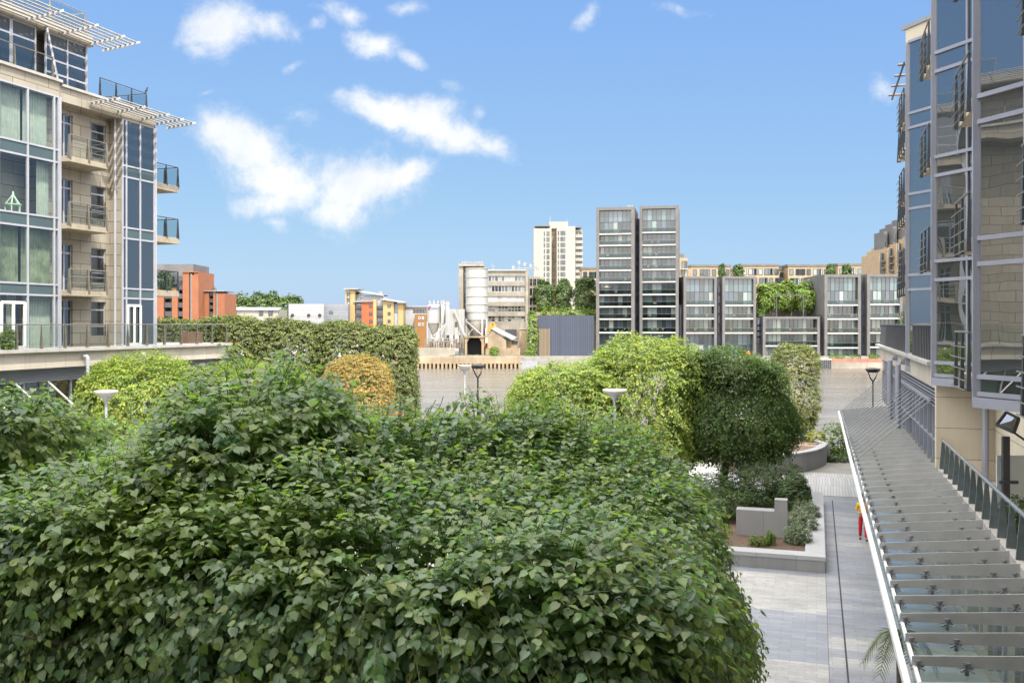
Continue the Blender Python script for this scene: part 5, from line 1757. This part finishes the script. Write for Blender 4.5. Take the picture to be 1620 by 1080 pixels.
gB = 'young trees above the steel fence'
far_tree('slim young tree left of the three on the brick terrace above the steel fence', 847, 875, 443, 490, 262, 61, PAL_DK, 600, .6, 2.2, group=gB)
far_tree('middle young tree of the three on the brick terrace above the steel fence', 880, 904, 441, 491, 262, 62, PAL_DK, 600, .6, 2.0, group=gB)
far_tree('broad young tree nearest the left tall tower above the steel fence', 910, 945, 438, 494, 262, 63, PAL_DK, 800, .6, 2.2, group=gB)
far_tree('low shrub bank growing along the top of the brick terrace', 852, 940, 490, 499, 257, 64, PAL_MID, 500, .6, 3, name='shrub_bank')
gT = 'spreading trees on the roof deck'
far_tree('left spreading tree on the planted roof deck', 1198, 1234, 447, 488, 254, 65, PAL_MID, 800, .62, 2.3, group=gT)
far_tree('middle spreading tree on the planted roof deck, behind the pergola', 1230, 1262, 446, 487, 258, 66, PAL_MID, 800, .62, 2.3, group=gT)
far_tree('right spreading tree on the planted roof deck', 1256, 1295, 449, 489, 254, 67, PAL_MID, 800, .62, 2.3, group=gT)
far_tree('dark slim tree between the roof deck trees and the third low block', 1288, 1303, 440, 490, 262, 68, PAL_DK, 400, .6, 2.2)
far_tree('low shrub beside the second low framed block on the deck', 1196, 1208, 490, 499, 247, 69, PAL_DK, 200, .45, 2.5, name='shrub')
far_tree('small dark conifer rising behind the second low block', 1138, 1146, 418, 445, 300, 70, PAL_DK, 260, .6, 2.)
far_tree('small dark conifer just right of the one behind the second low block', 1161, 1175, 418, 445, 300, 71, PAL_DK, 260, .6, 2.)
far_tree('small dark tree on the skyline left of the last tan terrace', 1309, 1320, 417, 436, 300, 72, PAL_DK, 260, .6, 2.)
far_tree('second small skyline tree near the last tan terrace', 1334, 1346, 419, 436, 300, 73, PAL_DK, 260, .6, 2.)
far_tree('thin scrubby tree growing on the quay beside the dark steel fence', 834, 851, 492, 560, 246, 74, PAL_MID, 330, .45, 2.2)
far_tree('small bush on the quay in front of the works shed', 776, 788, 548, 564, 244.5, 75, PAL_MID, 220, .4, 2, name='bush')
far_tree('green bush by the white parapet at the end of the works quay', 830, 848, 551, 566, 245, 76, PAL_MID, 260, .4, 2, name='bush')
gW = 'far wood on the left'
for i, (a, b_, t_) in enumerate(((348, 378, 473), (368, 402, 468), (392, 428, 464), (418, 446, 466), (438, 475, 466))):
    far_tree(['leftmost round tree of the distant wood behind the low pale building', 'second tree from the left of the distant wood', 'tallest middle tree of the distant wood on the left', 'fourth tree from the left of the distant wood', 'rightmost tree of the distant wood beside the grey metal shed'][i], a, b_, t_, 505, 370, 80 + i, PAL_DK, 650, .95, 2.3, group=gW)
for i, (a, b_, lab) in enumerate(((1311, 1361, 'clipped green hedge at the foot of the third low framed block'), (1375, 1401, 'clipped green hedge at the foot of the last low framed block'))):
    hd = thing('hedge', P((a + b_) / 2, 566, 243.4), lab, 'hedge', 'clipped hedges on the river wall')
    make_crown(hd, 90 + i, P((a + b_) / 2, 564.3, 243.3), ((mx(b_, 243) - mx(a, 243)) / 2, .35, .55), 500, 6, .28, PAL_MID, M['leaf_small'], pxy=6, amp=.05, freq=2, depth=.1, twig_len=.25, name='foliage')

wp = make_crown(None, 97, P(768, 563.5, 243.9), ((mx(826, 243) - mx(712, 243)) / 2, .5, .45), 420, 5, .24, [((.16, .17, .05), .5), ((.24, .2, .09), .5)], M['leaf_small'], pxy=5, amp=.25, freq=1.5, depth=.1, twig_len=.3, name='quay_weeds')
tag(wp, 'dry weeds growing along the quay edge of the works', 'weeds', kind='stuff')

# ------------------------------------------------------------------ planter, curved bed, shrubs
M['granite'] = masonry('sawn grey granite', (.25, .25, .25), (.13, .13, .13), 1.35, 1.4, var=.06, msize=.008, streak=.35)
M['granite_top'] = masonry('pale granite coping', (.36, .36, .37), (.18, .18, .18), 1.35, 9, var=.05, msize=.008, streak=.0)
PT = thing('granite_planter', W(40, -3, G), 'long rectangular grey granite planter beside the walkway', 'planter')
u0, u1, v0, v1 = 34.3, 47.5, -7.0, .27
cw = .66
q = MB()
q.ubox(u0, u0 + .25, v0, v1, G - .02, G + .40); q.ubox(u0 + .25, u1 - .25, v1 - .25, v1, G - .02, G + .40)
q.ubox(u1 - .25, u1, v0, v1, G - .02, G + .40); q.ubox(u0 + .25, u1 - .25, v0, v0 + .25, G - .02, G + .40)
q.build('wall', M['granite'], PT)
q = MB()
e_ = .02
q.ubox(u0 - e_, u0 + cw, v0 - e_, v1 + e_, G + .40, G + .54); q.ubox(u0 + cw + .004, u1 - cw - .004, v1 - cw, v1 + e_, G + .40, G + .54)
q.ubox(u1 - cw, u1 + e_, v0 - e_, v1 + e_, G + .40, G + .54); q.ubox(u0 + cw + .004, u1 - cw - .004, v0 - e_, v0 + cw, G + .40, G + .54)
q.build('coping', M['granite_top'], PT)
MB().ubox(u0 + cw - .1, u1 - cw + .1, v0 + cw - .1, v1 - cw + .1, G, G + .45).build('soil', M['soil'], PT)
nb = MB()
for i in range(20): nb.ubox(u0 + 1 + i * .6, u0 + 1.06 + i * .6, v1 + e_, v1 + e_ + .012, G + .50, G + .545)
SG = G + .45
bk = thing('granite_block', W(37, -2.3, SG), 'stepped grey granite block standing in the planter soil', 'granite block')
fpx = lambda px, py, z: (lambda Y: ((px - CX) / FOC * Y, Y))((CAMZ - z) * FOC / (py - HY))
bx0 = fpx(1246, 851, SG)
ub, vb_ = bx0[0] * S + bx0[1] * C_, bx0[0] * C_ - bx0[1] * S
MB().ubox(ub, ub + .6, vb_ - 1.9, vb_, SG - .02, SG + .98).build('block', M['granite'], bk)
MB().ubox(ub + .02, ub + .5, vb_ - .48, vb_ - .01, SG + .982, SG + 1.42).build('top_block', M['granite'], bk)


def bush(name, label, c, rad, seed, n, leaf, pal, group=None, pxy=2.2, upright=.3, cat='shrub', per=6, amp=.12, dens_mat=None):
    t = thing(name, (c[0], c[1], c[2] - rad[2]), label, cat, group)
    stem = MB()
    rr = random.Random(seed)
    for i in range(9):
        e = Vector((c[0] + rr.uniform(-.7, .7) * rad[0], c[1] + rr.uniform(-.7, .7) * rad[1], c[2] + rr.uniform(0, .6) * rad[2]))
        b = Vector((c[0] + rr.uniform(-.2, .2) * rad[0], c[1] + rr.uniform(-.2, .2) * rad[1], c[2] - rad[2] - .02))
        stem.tube([b, b.lerp(e, .5) + Vector((0, 0, .05)), e], [.02, .014, .006], 5)
    stem.build('stems', M['bark'], t)
    make_crown(t, seed, c, rad, n, per, leaf, pal, dens_mat or M['leaf_small'], pxy=pxy, amp=amp * min(rad), freq=3 / max(.4, min(rad)), depth=.18 * min(rad), twig_len=max(.16, .28 * min(rad)), droop=-.4, name='foliage', upright=upright)
    return t


PAL_PIT = [((.06, .10, .035), .6), ((.085, .13, .045), .4)]
PAL_VAR = [((.16, .20, .12), .5), ((.09, .13, .07), .35), ((.33, .36, .26), .15)]
gS = 'dark evergreen shrubs in the granite planter'


def gp(px, py, z): x, y = fpx(px, py, z); return x, y


x, y = gp(1235, 805, SG)
for lab, px_, py_, r, hh, sd_ in (('big dark evergreen shrub directly behind the granite block', 1236, 796, 1.15, 1.05, 101), ('dark evergreen shrub right of the lime trunk, left of the granite block', 1200, 800, 1.05, .95, 102), ('dark evergreen shrub at the foot of the lime trunk', 1165, 785, 1.0, .9, 103), ('dark evergreen shrub at the right of the granite block, under the floodlight', 1256, 806, .7, .85, 104), ('low dark evergreen shrub at the left end of the granite block', 1148, 822, .95, .65, 105), ('dark evergreen shrub farthest left in the planter, beside the lime crown', 1128, 800, 1.0, .8, 106)):
    x, y = gp(px_, py_, SG)
    bush('evergreen_shrub', lab, (x, y, SG + hh * .95), (r, r, hh), sd_, 900, .085, PAL_PIT, gS)
gV = 'pale variegated ground shrubs in the granite planter'
for lab, px_, py_, r, hh, sd_ in (('pale variegated shrub spilling along the right edge of the planter, farthest one', 1275, 818, .55, .36, 111), ('pale variegated shrub in the middle of the right edge of the planter', 1268, 838, .58, .38, 112), ('pale variegated shrub at the front right corner of the planter', 1262, 858, .5, .34, 113), ('pale variegated shrub against the right side of the granite block', 1250, 846, .42, .32, 114)):
    x, y = gp(px_, py_, SG)
    bush('variegated_shrub', lab, (x, y, SG + hh * .9), (r, r * 1.1, hh), sd_, 520, .065, PAL_VAR, gV)
x, y = gp(1195, 842, SG)
bush('flowering_shrub', 'little white flowering shrub in front of the granite block', (x, y, SG + .42), (.26, .26, .2), 115, 260, .05, [((.5, .5, .42), .5), ((.12, .16, .06), .5)])
x, y = gp(1201, 862, SG)
bush('low_shrub', 'low yellow green plant in the front corner of the planter', (x, y, SG + .2), (.36, .3, .2), 116, 240, .06, [((.16, .2, .04), .6), ((.1, .15, .04), .4)])
x, y = gp(1220, 861, SG)
gr = thing('grass_tuft', (x, y, SG), 'upright green grass tuft in front of the granite block', 'grass tuft')
q = MB()
rr = random.Random(5)
for i in range(70):
    a, l_ = rr.uniform(0, 6.28), rr.uniform(.35, .62)
    b = Vector((x + rr.uniform(-.14, .14), y + rr.uniform(-.14, .14), SG - .01))
    o_ = Vector((math.cos(a), math.sin(a), 0))
    s_ = Vector((-math.sin(a), math.cos(a), 0)) * .012
    m_ = b + o_ * .06 + Vector((0, 0, l_ * .65))
    t_ = b + o_ * .18 + Vector((0, 0, l_))
    q.add([b - s_, b + s_, m_ + s_, m_ - s_, t_], [(0, 1, 2, 3), (3, 2, 4)])
q.build('blades', mat('grass blade', (.12, .2, .04), .6, 0, .3, 8), gr)
fl = thing('floodlight', W(44, -.6, SG), 'square black floodlight on a short stalk in the planter', 'floodlight')
x, y = gp(1277, 800, SG)
MB().bar((x, y, SG), (x, y, SG + .35), .05).build('stalk', M['black'], fl)
q = MB()
cc = Vector((x, y, SG + .55))
q.slab([cc + Vector(a) for a in ((-.2, -.12, -.24), (.2, -.06, -.24), (.16, .04, .26), (-.24, -.02, .26))], (.05, .22, 0))
q.build('housing', M['black'], fl)
q = MB()
q.slab([cc + Vector(a) for a in ((-.16, -.125, -.2), (.16, -.075, -.2), (.13, .01, .21), (-.20, -.04, .21))], (-.006, -.02, .004))
q.build('lens', M['spandrel'], fl)

# curved granite bed by the river deck
CB = thing('curved_planter', W(54, -5, G), 'curved granite raised bed beside the timber deck near the river', 'planter')
pts = [(1308, 731), (1306.5, 733.5), (1303, 736.5), (1298, 739.2), (1291, 741.8), (1282, 744.2), (1271, 746.4), (1258, 748.4), (1244, 750.1), (1228, 751.6), (1210, 752.9), (1190, 754), (1170, 755)]
g3 = [gp(px_, py_, G) for px_, py_ in pts]
H1 = 1.05
wallm, capm = MB(), MB()


def strip(mb, o0, o1, z0, z1):
    vs = []
    for i, (xa, ya_) in enumerate(g3):
        (xp, yp), (xn, yn) = g3[max(0, i - 1)], g3[min(len(g3) - 1, i + 1)]
        n_ = Vector((-(yn - yp), xn - xp, 0)).normalized()
        if n_.y < 0: n_ = -n_
        a = Vector((xa, ya_, 0))
        vs += [a + n_ * o0 + Vector((0, 0, z0)), a + n_ * o1 + Vector((0, 0, z0)), a + n_ * o1 + Vector((0, 0, z1)), a + n_ * o0 + Vector((0, 0, z1))]
    fs = [(4 * i + a, 4 * i + (a + 1) % 4, 4 * i + 4 + (a + 1) % 4, 4 * i + 4 + a) for i in range(len(g3) - 1) for a in range(4)]
    fs += [(0, 1, 2, 3), tuple(4 * (len(g3) - 1) + k for k in (3, 2, 1, 0))]
    mb.add(vs, fs)


strip(wallm, 0, .42, G - .02, G + H1)
strip(capm, -.03, .45, G + H1 + .002, G + H1 + .09)
wallm.build('wall', M['granite'], CB)
capm.build('coping', M['granite_top'], CB)
q = MB()
pl_ = [(a + .1, b + .35) for a, b in g3]
q.prism(pl_ + [(g3[-1][0], 63.5), (g3[0][0] + .3, 63.5)], G, G + H1 - .12)
q.build('soil', mat('pinkish dry mulch', (.20, .135, .095), .95, 0, .3, 6, .5), CB)
MB().box(g3[0][0] - .1, g3[0][0] + .32, g3[0][1] + .4, 63.6, G, G + H1 + .05).build('end_wall', M['granite'], CB)
x, y = gp(1281, 703, G + .9)
bush('golden_shrub', 'small bright yellow green shrub at the back of the curved bed', (19.6, 61.2, G + 1.3), (.62, .5, .4), 121, 260, .10, [((.25, .27, .04), 1)])
bush('leafy_shrub', 'loose leafy young shrub beside the end of the curved bed', (20.9, 60.3, G + 1.15), (.95, .8, 1.1), 122, 420, .13, PAL_MID, amp=.3)
bush('low_shrub', 'low dark mat of leaves at the edge of the timber deck', (20.6, 58.8, G + .28), (1.1, .5, .26), 123, 420, .09, PAL_DK)
# river railing
RL = thing('river_railing', (10, BANK_Y - .6, G), 'low dark metal railing along the river edge', 'railing')
q = MB()
for i in range(48): q.bar((-30 + i * 1.5, BANK_Y - .6, G), (-30 + i * 1.5, BANK_Y - .6, G + 1.08), .05)
q.tube([(-30, BANK_Y - .6, G + 1.1), (41, BANK_Y - .6, G + 1.1)], .035, 6)
for z_ in (.35, .6, .85): q.tube([(-30, BANK_Y - .6, G + z_), (41, BANK_Y - .6, G + z_)], .012, 5)
q.build('frame', M['fin'], RL)
hb = thing('handrail', (21, 59.5, G), 'short dark handrail beside the leafy shrub at the end of the deck', 'handrail')
MB().tube([(18.7, 59.9, G + 1.0), (21.4, 59.9, G + 1.0)], .04, 6).build('rail', M['fin'], hb)
for i in range(3): MB().bar((18.8 + i * 1.25, 59.9, G), (18.8 + i * 1.25, 59.9, G + .98), .04).build('post', M['fin'], hb)
# life ring
c_ = P(630, 662, 63.5)
LR = thing('life_ring', c_, 'orange life ring on a post by the river rail, seen over the foreground lime', 'life ring')
ringp = [c_ + Vector((.36 * math.cos(a), 0, .36 * math.sin(a))) for a in np.linspace(0, 2 * math.pi, 25)]
MB().tube(ringp, .10, 8).build('ring', mat('orange plastic', (.75, .10, .03), .4), LR, smooth=True)
MB().bar((c_.x, c_.y + .12, G), (c_.x, c_.y + .12, c_.z + .5), .08).build('post', M['fin'], LR)
c_ = P(1183, 560, 64)
LR2 = thing('life_ring', P(1183, 560, 64), 'orange light cap of a river marker showing over the top of the shaded lime', 'marker')
MB().ball((c_.x, c_.y, c_.z), .2, 8).build('cap', bpy.data.materials['orange plastic'], LR2, smooth=True)
MB().tube([(c_.x, c_.y, G), (c_.x, c_.y, c_.z)], .05, 8).build('post', M['fin'], LR2)
LR2.name = 'marker_post'

# ------------------------------------------------------------------ lamps
M['disc'] = mat('white lamp reflector', (.50, .48, .45), .4, 0, .05, 2)


def disc_lamp(label, px, py, Y, rad):
    top = P(px, py, Y)
    t = thing('street_lamp', (top.x, top.y, G), label, 'street lamp', 'white disc uplighters on the plaza')
    MB().lathe((top.x, top.y, 0), [(.13, G), (.13, G + .5), (.06, G + .6), (.055, top.z - .46)], 14).build('pole', M['white_steel'], t, smooth=True)
    MB().lathe((top.x, top.y, top.z), [(.055, -.48), (.08, -.42), (.10, -.36), (.24, -.2), (.26, -.17)], 16).build('cup', M['white_steel'], t, smooth=True)
    MB().lathe((top.x, top.y, top.z), [(.27, -.17), (rad * .9, -.05), (rad, .0), (rad, .06), (rad * .85, .05), (.1, -.03)], 28).build('reflector', M['disc'], t, smooth=True)
    return t


disc_lamp('white disc lamp standing in front of the right clump of limes', 972.5, 618, 41, .53)
disc_lamp('white disc lamp in front of the left terrace', 168, 620, 41, .50)
disc_lamp('white disc lamp against the river, left of a black lamp', 735, 579, 58, .42)


def black_lamp(label, px, py, Y):
    top = P(px, py, Y)
    t = thing('street_lamp', (top.x, top.y, G), label, 'street lamp', 'black forked lamps by the river')
    MB().lathe((top.x, top.y, 0), [(.10, G), (.10, G + .8), (.055, G + .9), (.05, top.z - .75)], 12).build('pole', M['black'], t, smooth=True)
    q = MB()
    for s_ in (-1, 1): q.tube([(top.x, top.y, top.z - .78), (top.x + s_ * .16, top.y, top.z - .55), (top.x + s_ * .36, top.y, top.z - .06)], [.05, .04, .03], 8)
    q.build('fork', M['black'], t, smooth=True)
    MB().lathe((top.x, top.y, top.z), [(.30, -.2), (.42, -.1), (.46, 0), (.40, .06), (.1, .1)], 20).build('head', M['black'], t, smooth=True)
    return t


black_lamp('black forked lamp against the river beside a white disc lamp', 756, 578, 60)
black_lamp('black forked lamp rising behind the canopy tie rods on the right', 1381, 584, 60)

# ------------------------------------------------------------------ potted palm under the canopy edge
pc_ = Vector((7.72, 18.9, 3.55))
PM = thing('potted_palm', (pc_.x, pc_.y, G), 'potted palm whose fronds reach out from under the canopy edge', 'palm')
MB().lathe((pc_.x, pc_.y, G), [(.28, 0), (.36, .5), (.40, .55), (.36, .56), (.34, .48)], 16).build('pot', M['fin'], PM, smooth=True)
MB().tube([(pc_.x, pc_.y, G + .4), (pc_.x + .04, pc_.y, 2.2), pc_], [.11, .09, .07], 8).build('trunk', M['bark'], PM, smooth=True)
rr = random.Random(9)
mfr = mat('palm frond', (.10, .13, .055), .5, 0, .3, 6)
for i in range(16):
    a = 2 * math.pi * i / 16 + rr.uniform(-.15, .15)
    if i % 2: continue
    q = MB()
    h = Vector((math.cos(a), math.sin(a), 0))
    el = rr.uniform(.3, .9)
    sp_ = [pc_ + h * (.72 * t_) + Vector((0, 0, el * .8 * t_ - 1.0 * t_ * t_)) for t_ in np.linspace(0, 1, 8)]
    q.tube(sp_, [.016 - .0016 * k_ for k_ in range(8)], 5)
    for k_ in range(1, 8):
        for j in range(3):
            b = sp_[k_].lerp(sp_[k_ - 1], j * .33)
            d_ = (sp_[k_] - sp_[k_ - 1]).normalized()
            for s_ in (-1, 1):
                l_ = h.cross(Vector((0, 0, 1))) * s_
                tip = b + (l_ * .8 + d_ * .75 + Vector((0, 0, -.35))) * .34 * (1 - .45 * k_ / 8)
                w_ = d_ * .014
                q.add([b - w_, b + w_, b.lerp(tip, .5) + w_ + Vector((0, 0, .02)), b.lerp(tip, .5) - w_ + Vector((0, 0, .02)), tip], [(0, 1, 2, 3), (3, 2, 4)])
    q.build('frond', mfr, PM)

# ------------------------------------------------------------------ topiary on the right terrace, plant on the left one
bush('topiary', 'small dark clipped conifer behind the right terrace balustrade', (*W(56, VR + .9, 0)[:2], 9.55), (.55, .55, .95), 131, 420, .07, PAL_PIT, pxy=1.7)
bush('terrace_plant', 'leafy green pot plant at the left end of the terrace rail', (*W(35.7, -36.7, 0)[:2], 9.0), (.35, .3, .5), 132, 200, .10, PAL_MID)
bush('terrace_plant', 'dark leafy plant on the lowest river-end balcony of the left block', (*W(48.1, -37.5, 0)[:2], 12.35), (.4, .3, .6), 133, 240, .10, PAL_DK)
x, y = P(1610, 795, 23)[:2]
bush('terrace_plant', 'sprawling green plant below the frosted screens on the upper terrace', (x, y, 5.1), (.5, .3, .42), 134, 260, .09, PAL_PIT)

# ------------------------------------------------------------------ bird on the roof rail
bp_ = W(46.6, -37.6, 23.30)
BD = thing('bird', bp_, 'dark grey pigeon perched on the corner of the left roof railing', 'bird')


def skin(name, pts, edges, rad, parent, m_, sub=2, root=0):
    me = bpy.data.meshes.new(name)
    o_ = root_loc(parent) if parent is not None else Vector((0, 0, 0))
    me.from_pydata([tuple(Vector(p) - o_) for p in pts], edges, [])
    o = bpy.data.objects.new(name, me)
    COL.objects.link(o)
    if parent is not None: o.parent = parent
    md = o.modifiers.new('skin', 'SKIN')
    for i, v_ in enumerate(me.skin_vertices[0].data):
        r_ = rad[i]
        v_.radius = r_ if isinstance(r_, tuple) else (r_, r_)
        v_.use_root = i == root
    sb = o.modifiers.new('smooth', 'SUBSURF')
    sb.levels = sb.render_levels = sub
    dg = bpy.context.evaluated_depsgraph_get()
    new = bpy.data.meshes.new_from_object(o.evaluated_get(dg))
    o.modifiers.clear()
    o.data = new
    new.materials.clear(); new.materials.append(m_)
    new.polygons.foreach_set('use_smooth', [True] * len(new.polygons))
    return o


gm_ = mat('grey feathers', (.07, .07, .08), .7, 0, .3, 12)
B = lambda a, z: bp_ + Vector((a * .8, -a * .6, z))
skin('body', [B(0, .14), B(.05, .20), B(.09, .27), B(.12, .31), B(.17, .305), B(-.07, .09), B(-.17, .0), B(.0, .07), B(.0, .0)],
     [(0, 1), (1, 2), (2, 3), (3, 4), (0, 5), (5, 6), (0, 7), (7, 8)], [.065, .055, .035, .035, .008, .05, (.03, .012), .015, .012], BD, gm_)

# ------------------------------------------------------------------ person in yellow and red
fx, fy = fpx(1365.5, 853, G)
PE = thing('person', (fx, fy, G), 'person in a yellow top and red trousers walking beside the canopy edge', 'person')
fw = Vector((-.25, -.97, 0)).normalized()       # facing the camera, slightly left
rt_ = Vector((fw.y, -fw.x, 0))                  # the person's own right


def BP(r, f, z): return Vector((fx, fy, G)) + rt_ * r + fw * f + Vector((0, 0, z))


mskin = mat('skin', (.42, .25, .17), .55, 0, .06, 8)
pts, eds, rad = [], [], []


def chain(ps, rs, parent=None):
    i0 = len(pts)
    for k, (p_, r_) in enumerate(zip(ps, rs)):
        pts.append(BP(*p_)); rad.append(r_)
        if k: eds.append((i0 + k - 1, i0 + k))
        elif parent is not None: eds.append((parent, i0))
    return list(range(i0, len(pts)))


sp0 = chain([(0, 0, .95), (0, .01, 1.08), (0, .01, 1.22), (0, 0, 1.38), (0, .01, 1.47), (0, .03, 1.54)], [(.145, .10), (.135, .095), (.15, .10), (.15, .095), .058, .055])
hd_ = chain([(0, .045, 1.60), (0, .045, 1.67), (0, .04, 1.73)], [(.07, .085), (.078, .098), (.062, .078)], sp0[-1])
for s_ in (-1, 1):
    a = chain([(s_ * .18, 0, 1.40), (s_ * .22, -.02, 1.27), (s_ * .235, -.01, 1.12), (s_ * .17, .16, 1.07), (s_ * .10, .26, 1.09)], [.062, .048, .042, .036, .027], sp0[3])
    h_ = chain([(s_ * .06, .31, 1.11), (s_ * .04, .34, 1.115)], [(.036, .018), (.034, .016)], a[-1])
    for k in range(4):
        chain([(s_ * (.03 - .004 * k), .365 + .004 * (1.5 - abs(k - 1.5)), 1.14 - k * .02), (s_ * (.005 - .002 * k), .385, 1.14 - k * .02), (-s_ * .018, .385 - .003 * k, 1.138 - k * .02)], [.0095, .009, .008], h_[-1])
    chain([(s_ * .05, .325, 1.145), (s_ * .035, .345, 1.165)], [.011, .009], h_[0])
    lf = .16 if s_ < 0 else -.12
    l_ = chain([(s_ * .09, 0, .90), (s_ * .10, .03 + lf * .45, .50), (s_ * .10, lf, .09), (s_ * .11, lf + .15, .035)], [.085, .062, .042, (.042, .03)], sp0[0])
skin('body', pts, eds, rad, PE, mskin, 2, 0)
# face, hair
hc = BP(0, .045, 1.665)
q = MB()
q.add([BP(-.014, .135, 1.645), BP(.014, .135, 1.645), BP(0, .165, 1.642), BP(0, .132, 1.69)], [(0, 2, 3), (2, 1, 3), (0, 1, 2)])
q.build('nose', mskin, PE)
for s_ in (-1, 1):
    MB().ball(BP(s_ * .032, .128, 1.685), .011, 6).build('eye', M['black'], PE)
    MB().ball(BP(s_ * .083, .04, 1.665), .022, 6, (.5, 1, 1.3)).build('ear', mskin, PE)
MB().bar(BP(-.024, .133, 1.612), BP(.024, .133, 1.612), .008, .008).build('mouth', mat('lips', (.3, .1, .08), .5), PE)
skin('hair', [BP(0, .0, 1.70), BP(0, .03, 1.755), BP(0, -.035, 1.64)], [(0, 1), (0, 2)], [(.088, .09), (.07, .085), (.078, .06)], PE, mat('dark brown hair', (.03, .02, .015), .6), 2)
# clothes
pts, eds, rad = [], [], []
a0 = chain([(0, 0, .93), (0, .01, 1.08), (0, .01, 1.22), (0, 0, 1.38), (0, .0, 1.45)], [(.165, .12), (.152, .112), (.165, .115), (.165, .11), .075])
for s_ in (-1, 1): chain([(s_ * .18, 0, 1.40), (s_ * .215, -.015, 1.29), (s_ * .235, -.01, 1.15)], [.078, .068, .064], a0[3])
skin('shirt', pts, eds, rad, PE, mat('yellow cotton', (.75, .42, .015), .8, 0, .08, 6), 2, 0)
pts, eds, rad = [], [], []
a0 = chain([(0, 0, .99), (0, 0, .92)], [(.152, .112), (.158, .118)])
for s_ in (-1, 1):
    lf = .16 if s_ < 0 else -.12
    chain([(s_ * .09, 0, .86), (s_ * .10, .03 + lf * .45, .50), (s_ * .10, lf, .10)], [.098, .078, .062], a0[1])
skin('trousers', pts, eds, rad, PE, mat('red trousers', (.55, .02, .03), .8, 0, .08, 6), 2, 0)
for s_ in (-1, 1):
    lf = .16 if s_ < 0 else -.12
    skin('shoe', [BP(s_ * .10, lf - .03, .05), BP(s_ * .108, lf + .08, .045), BP(s_ * .11, lf + .17, .035)], [(0, 1), (1, 2)], [(.048, .05), (.05, .042), (.04, .03)], PE, M['black'], 2)
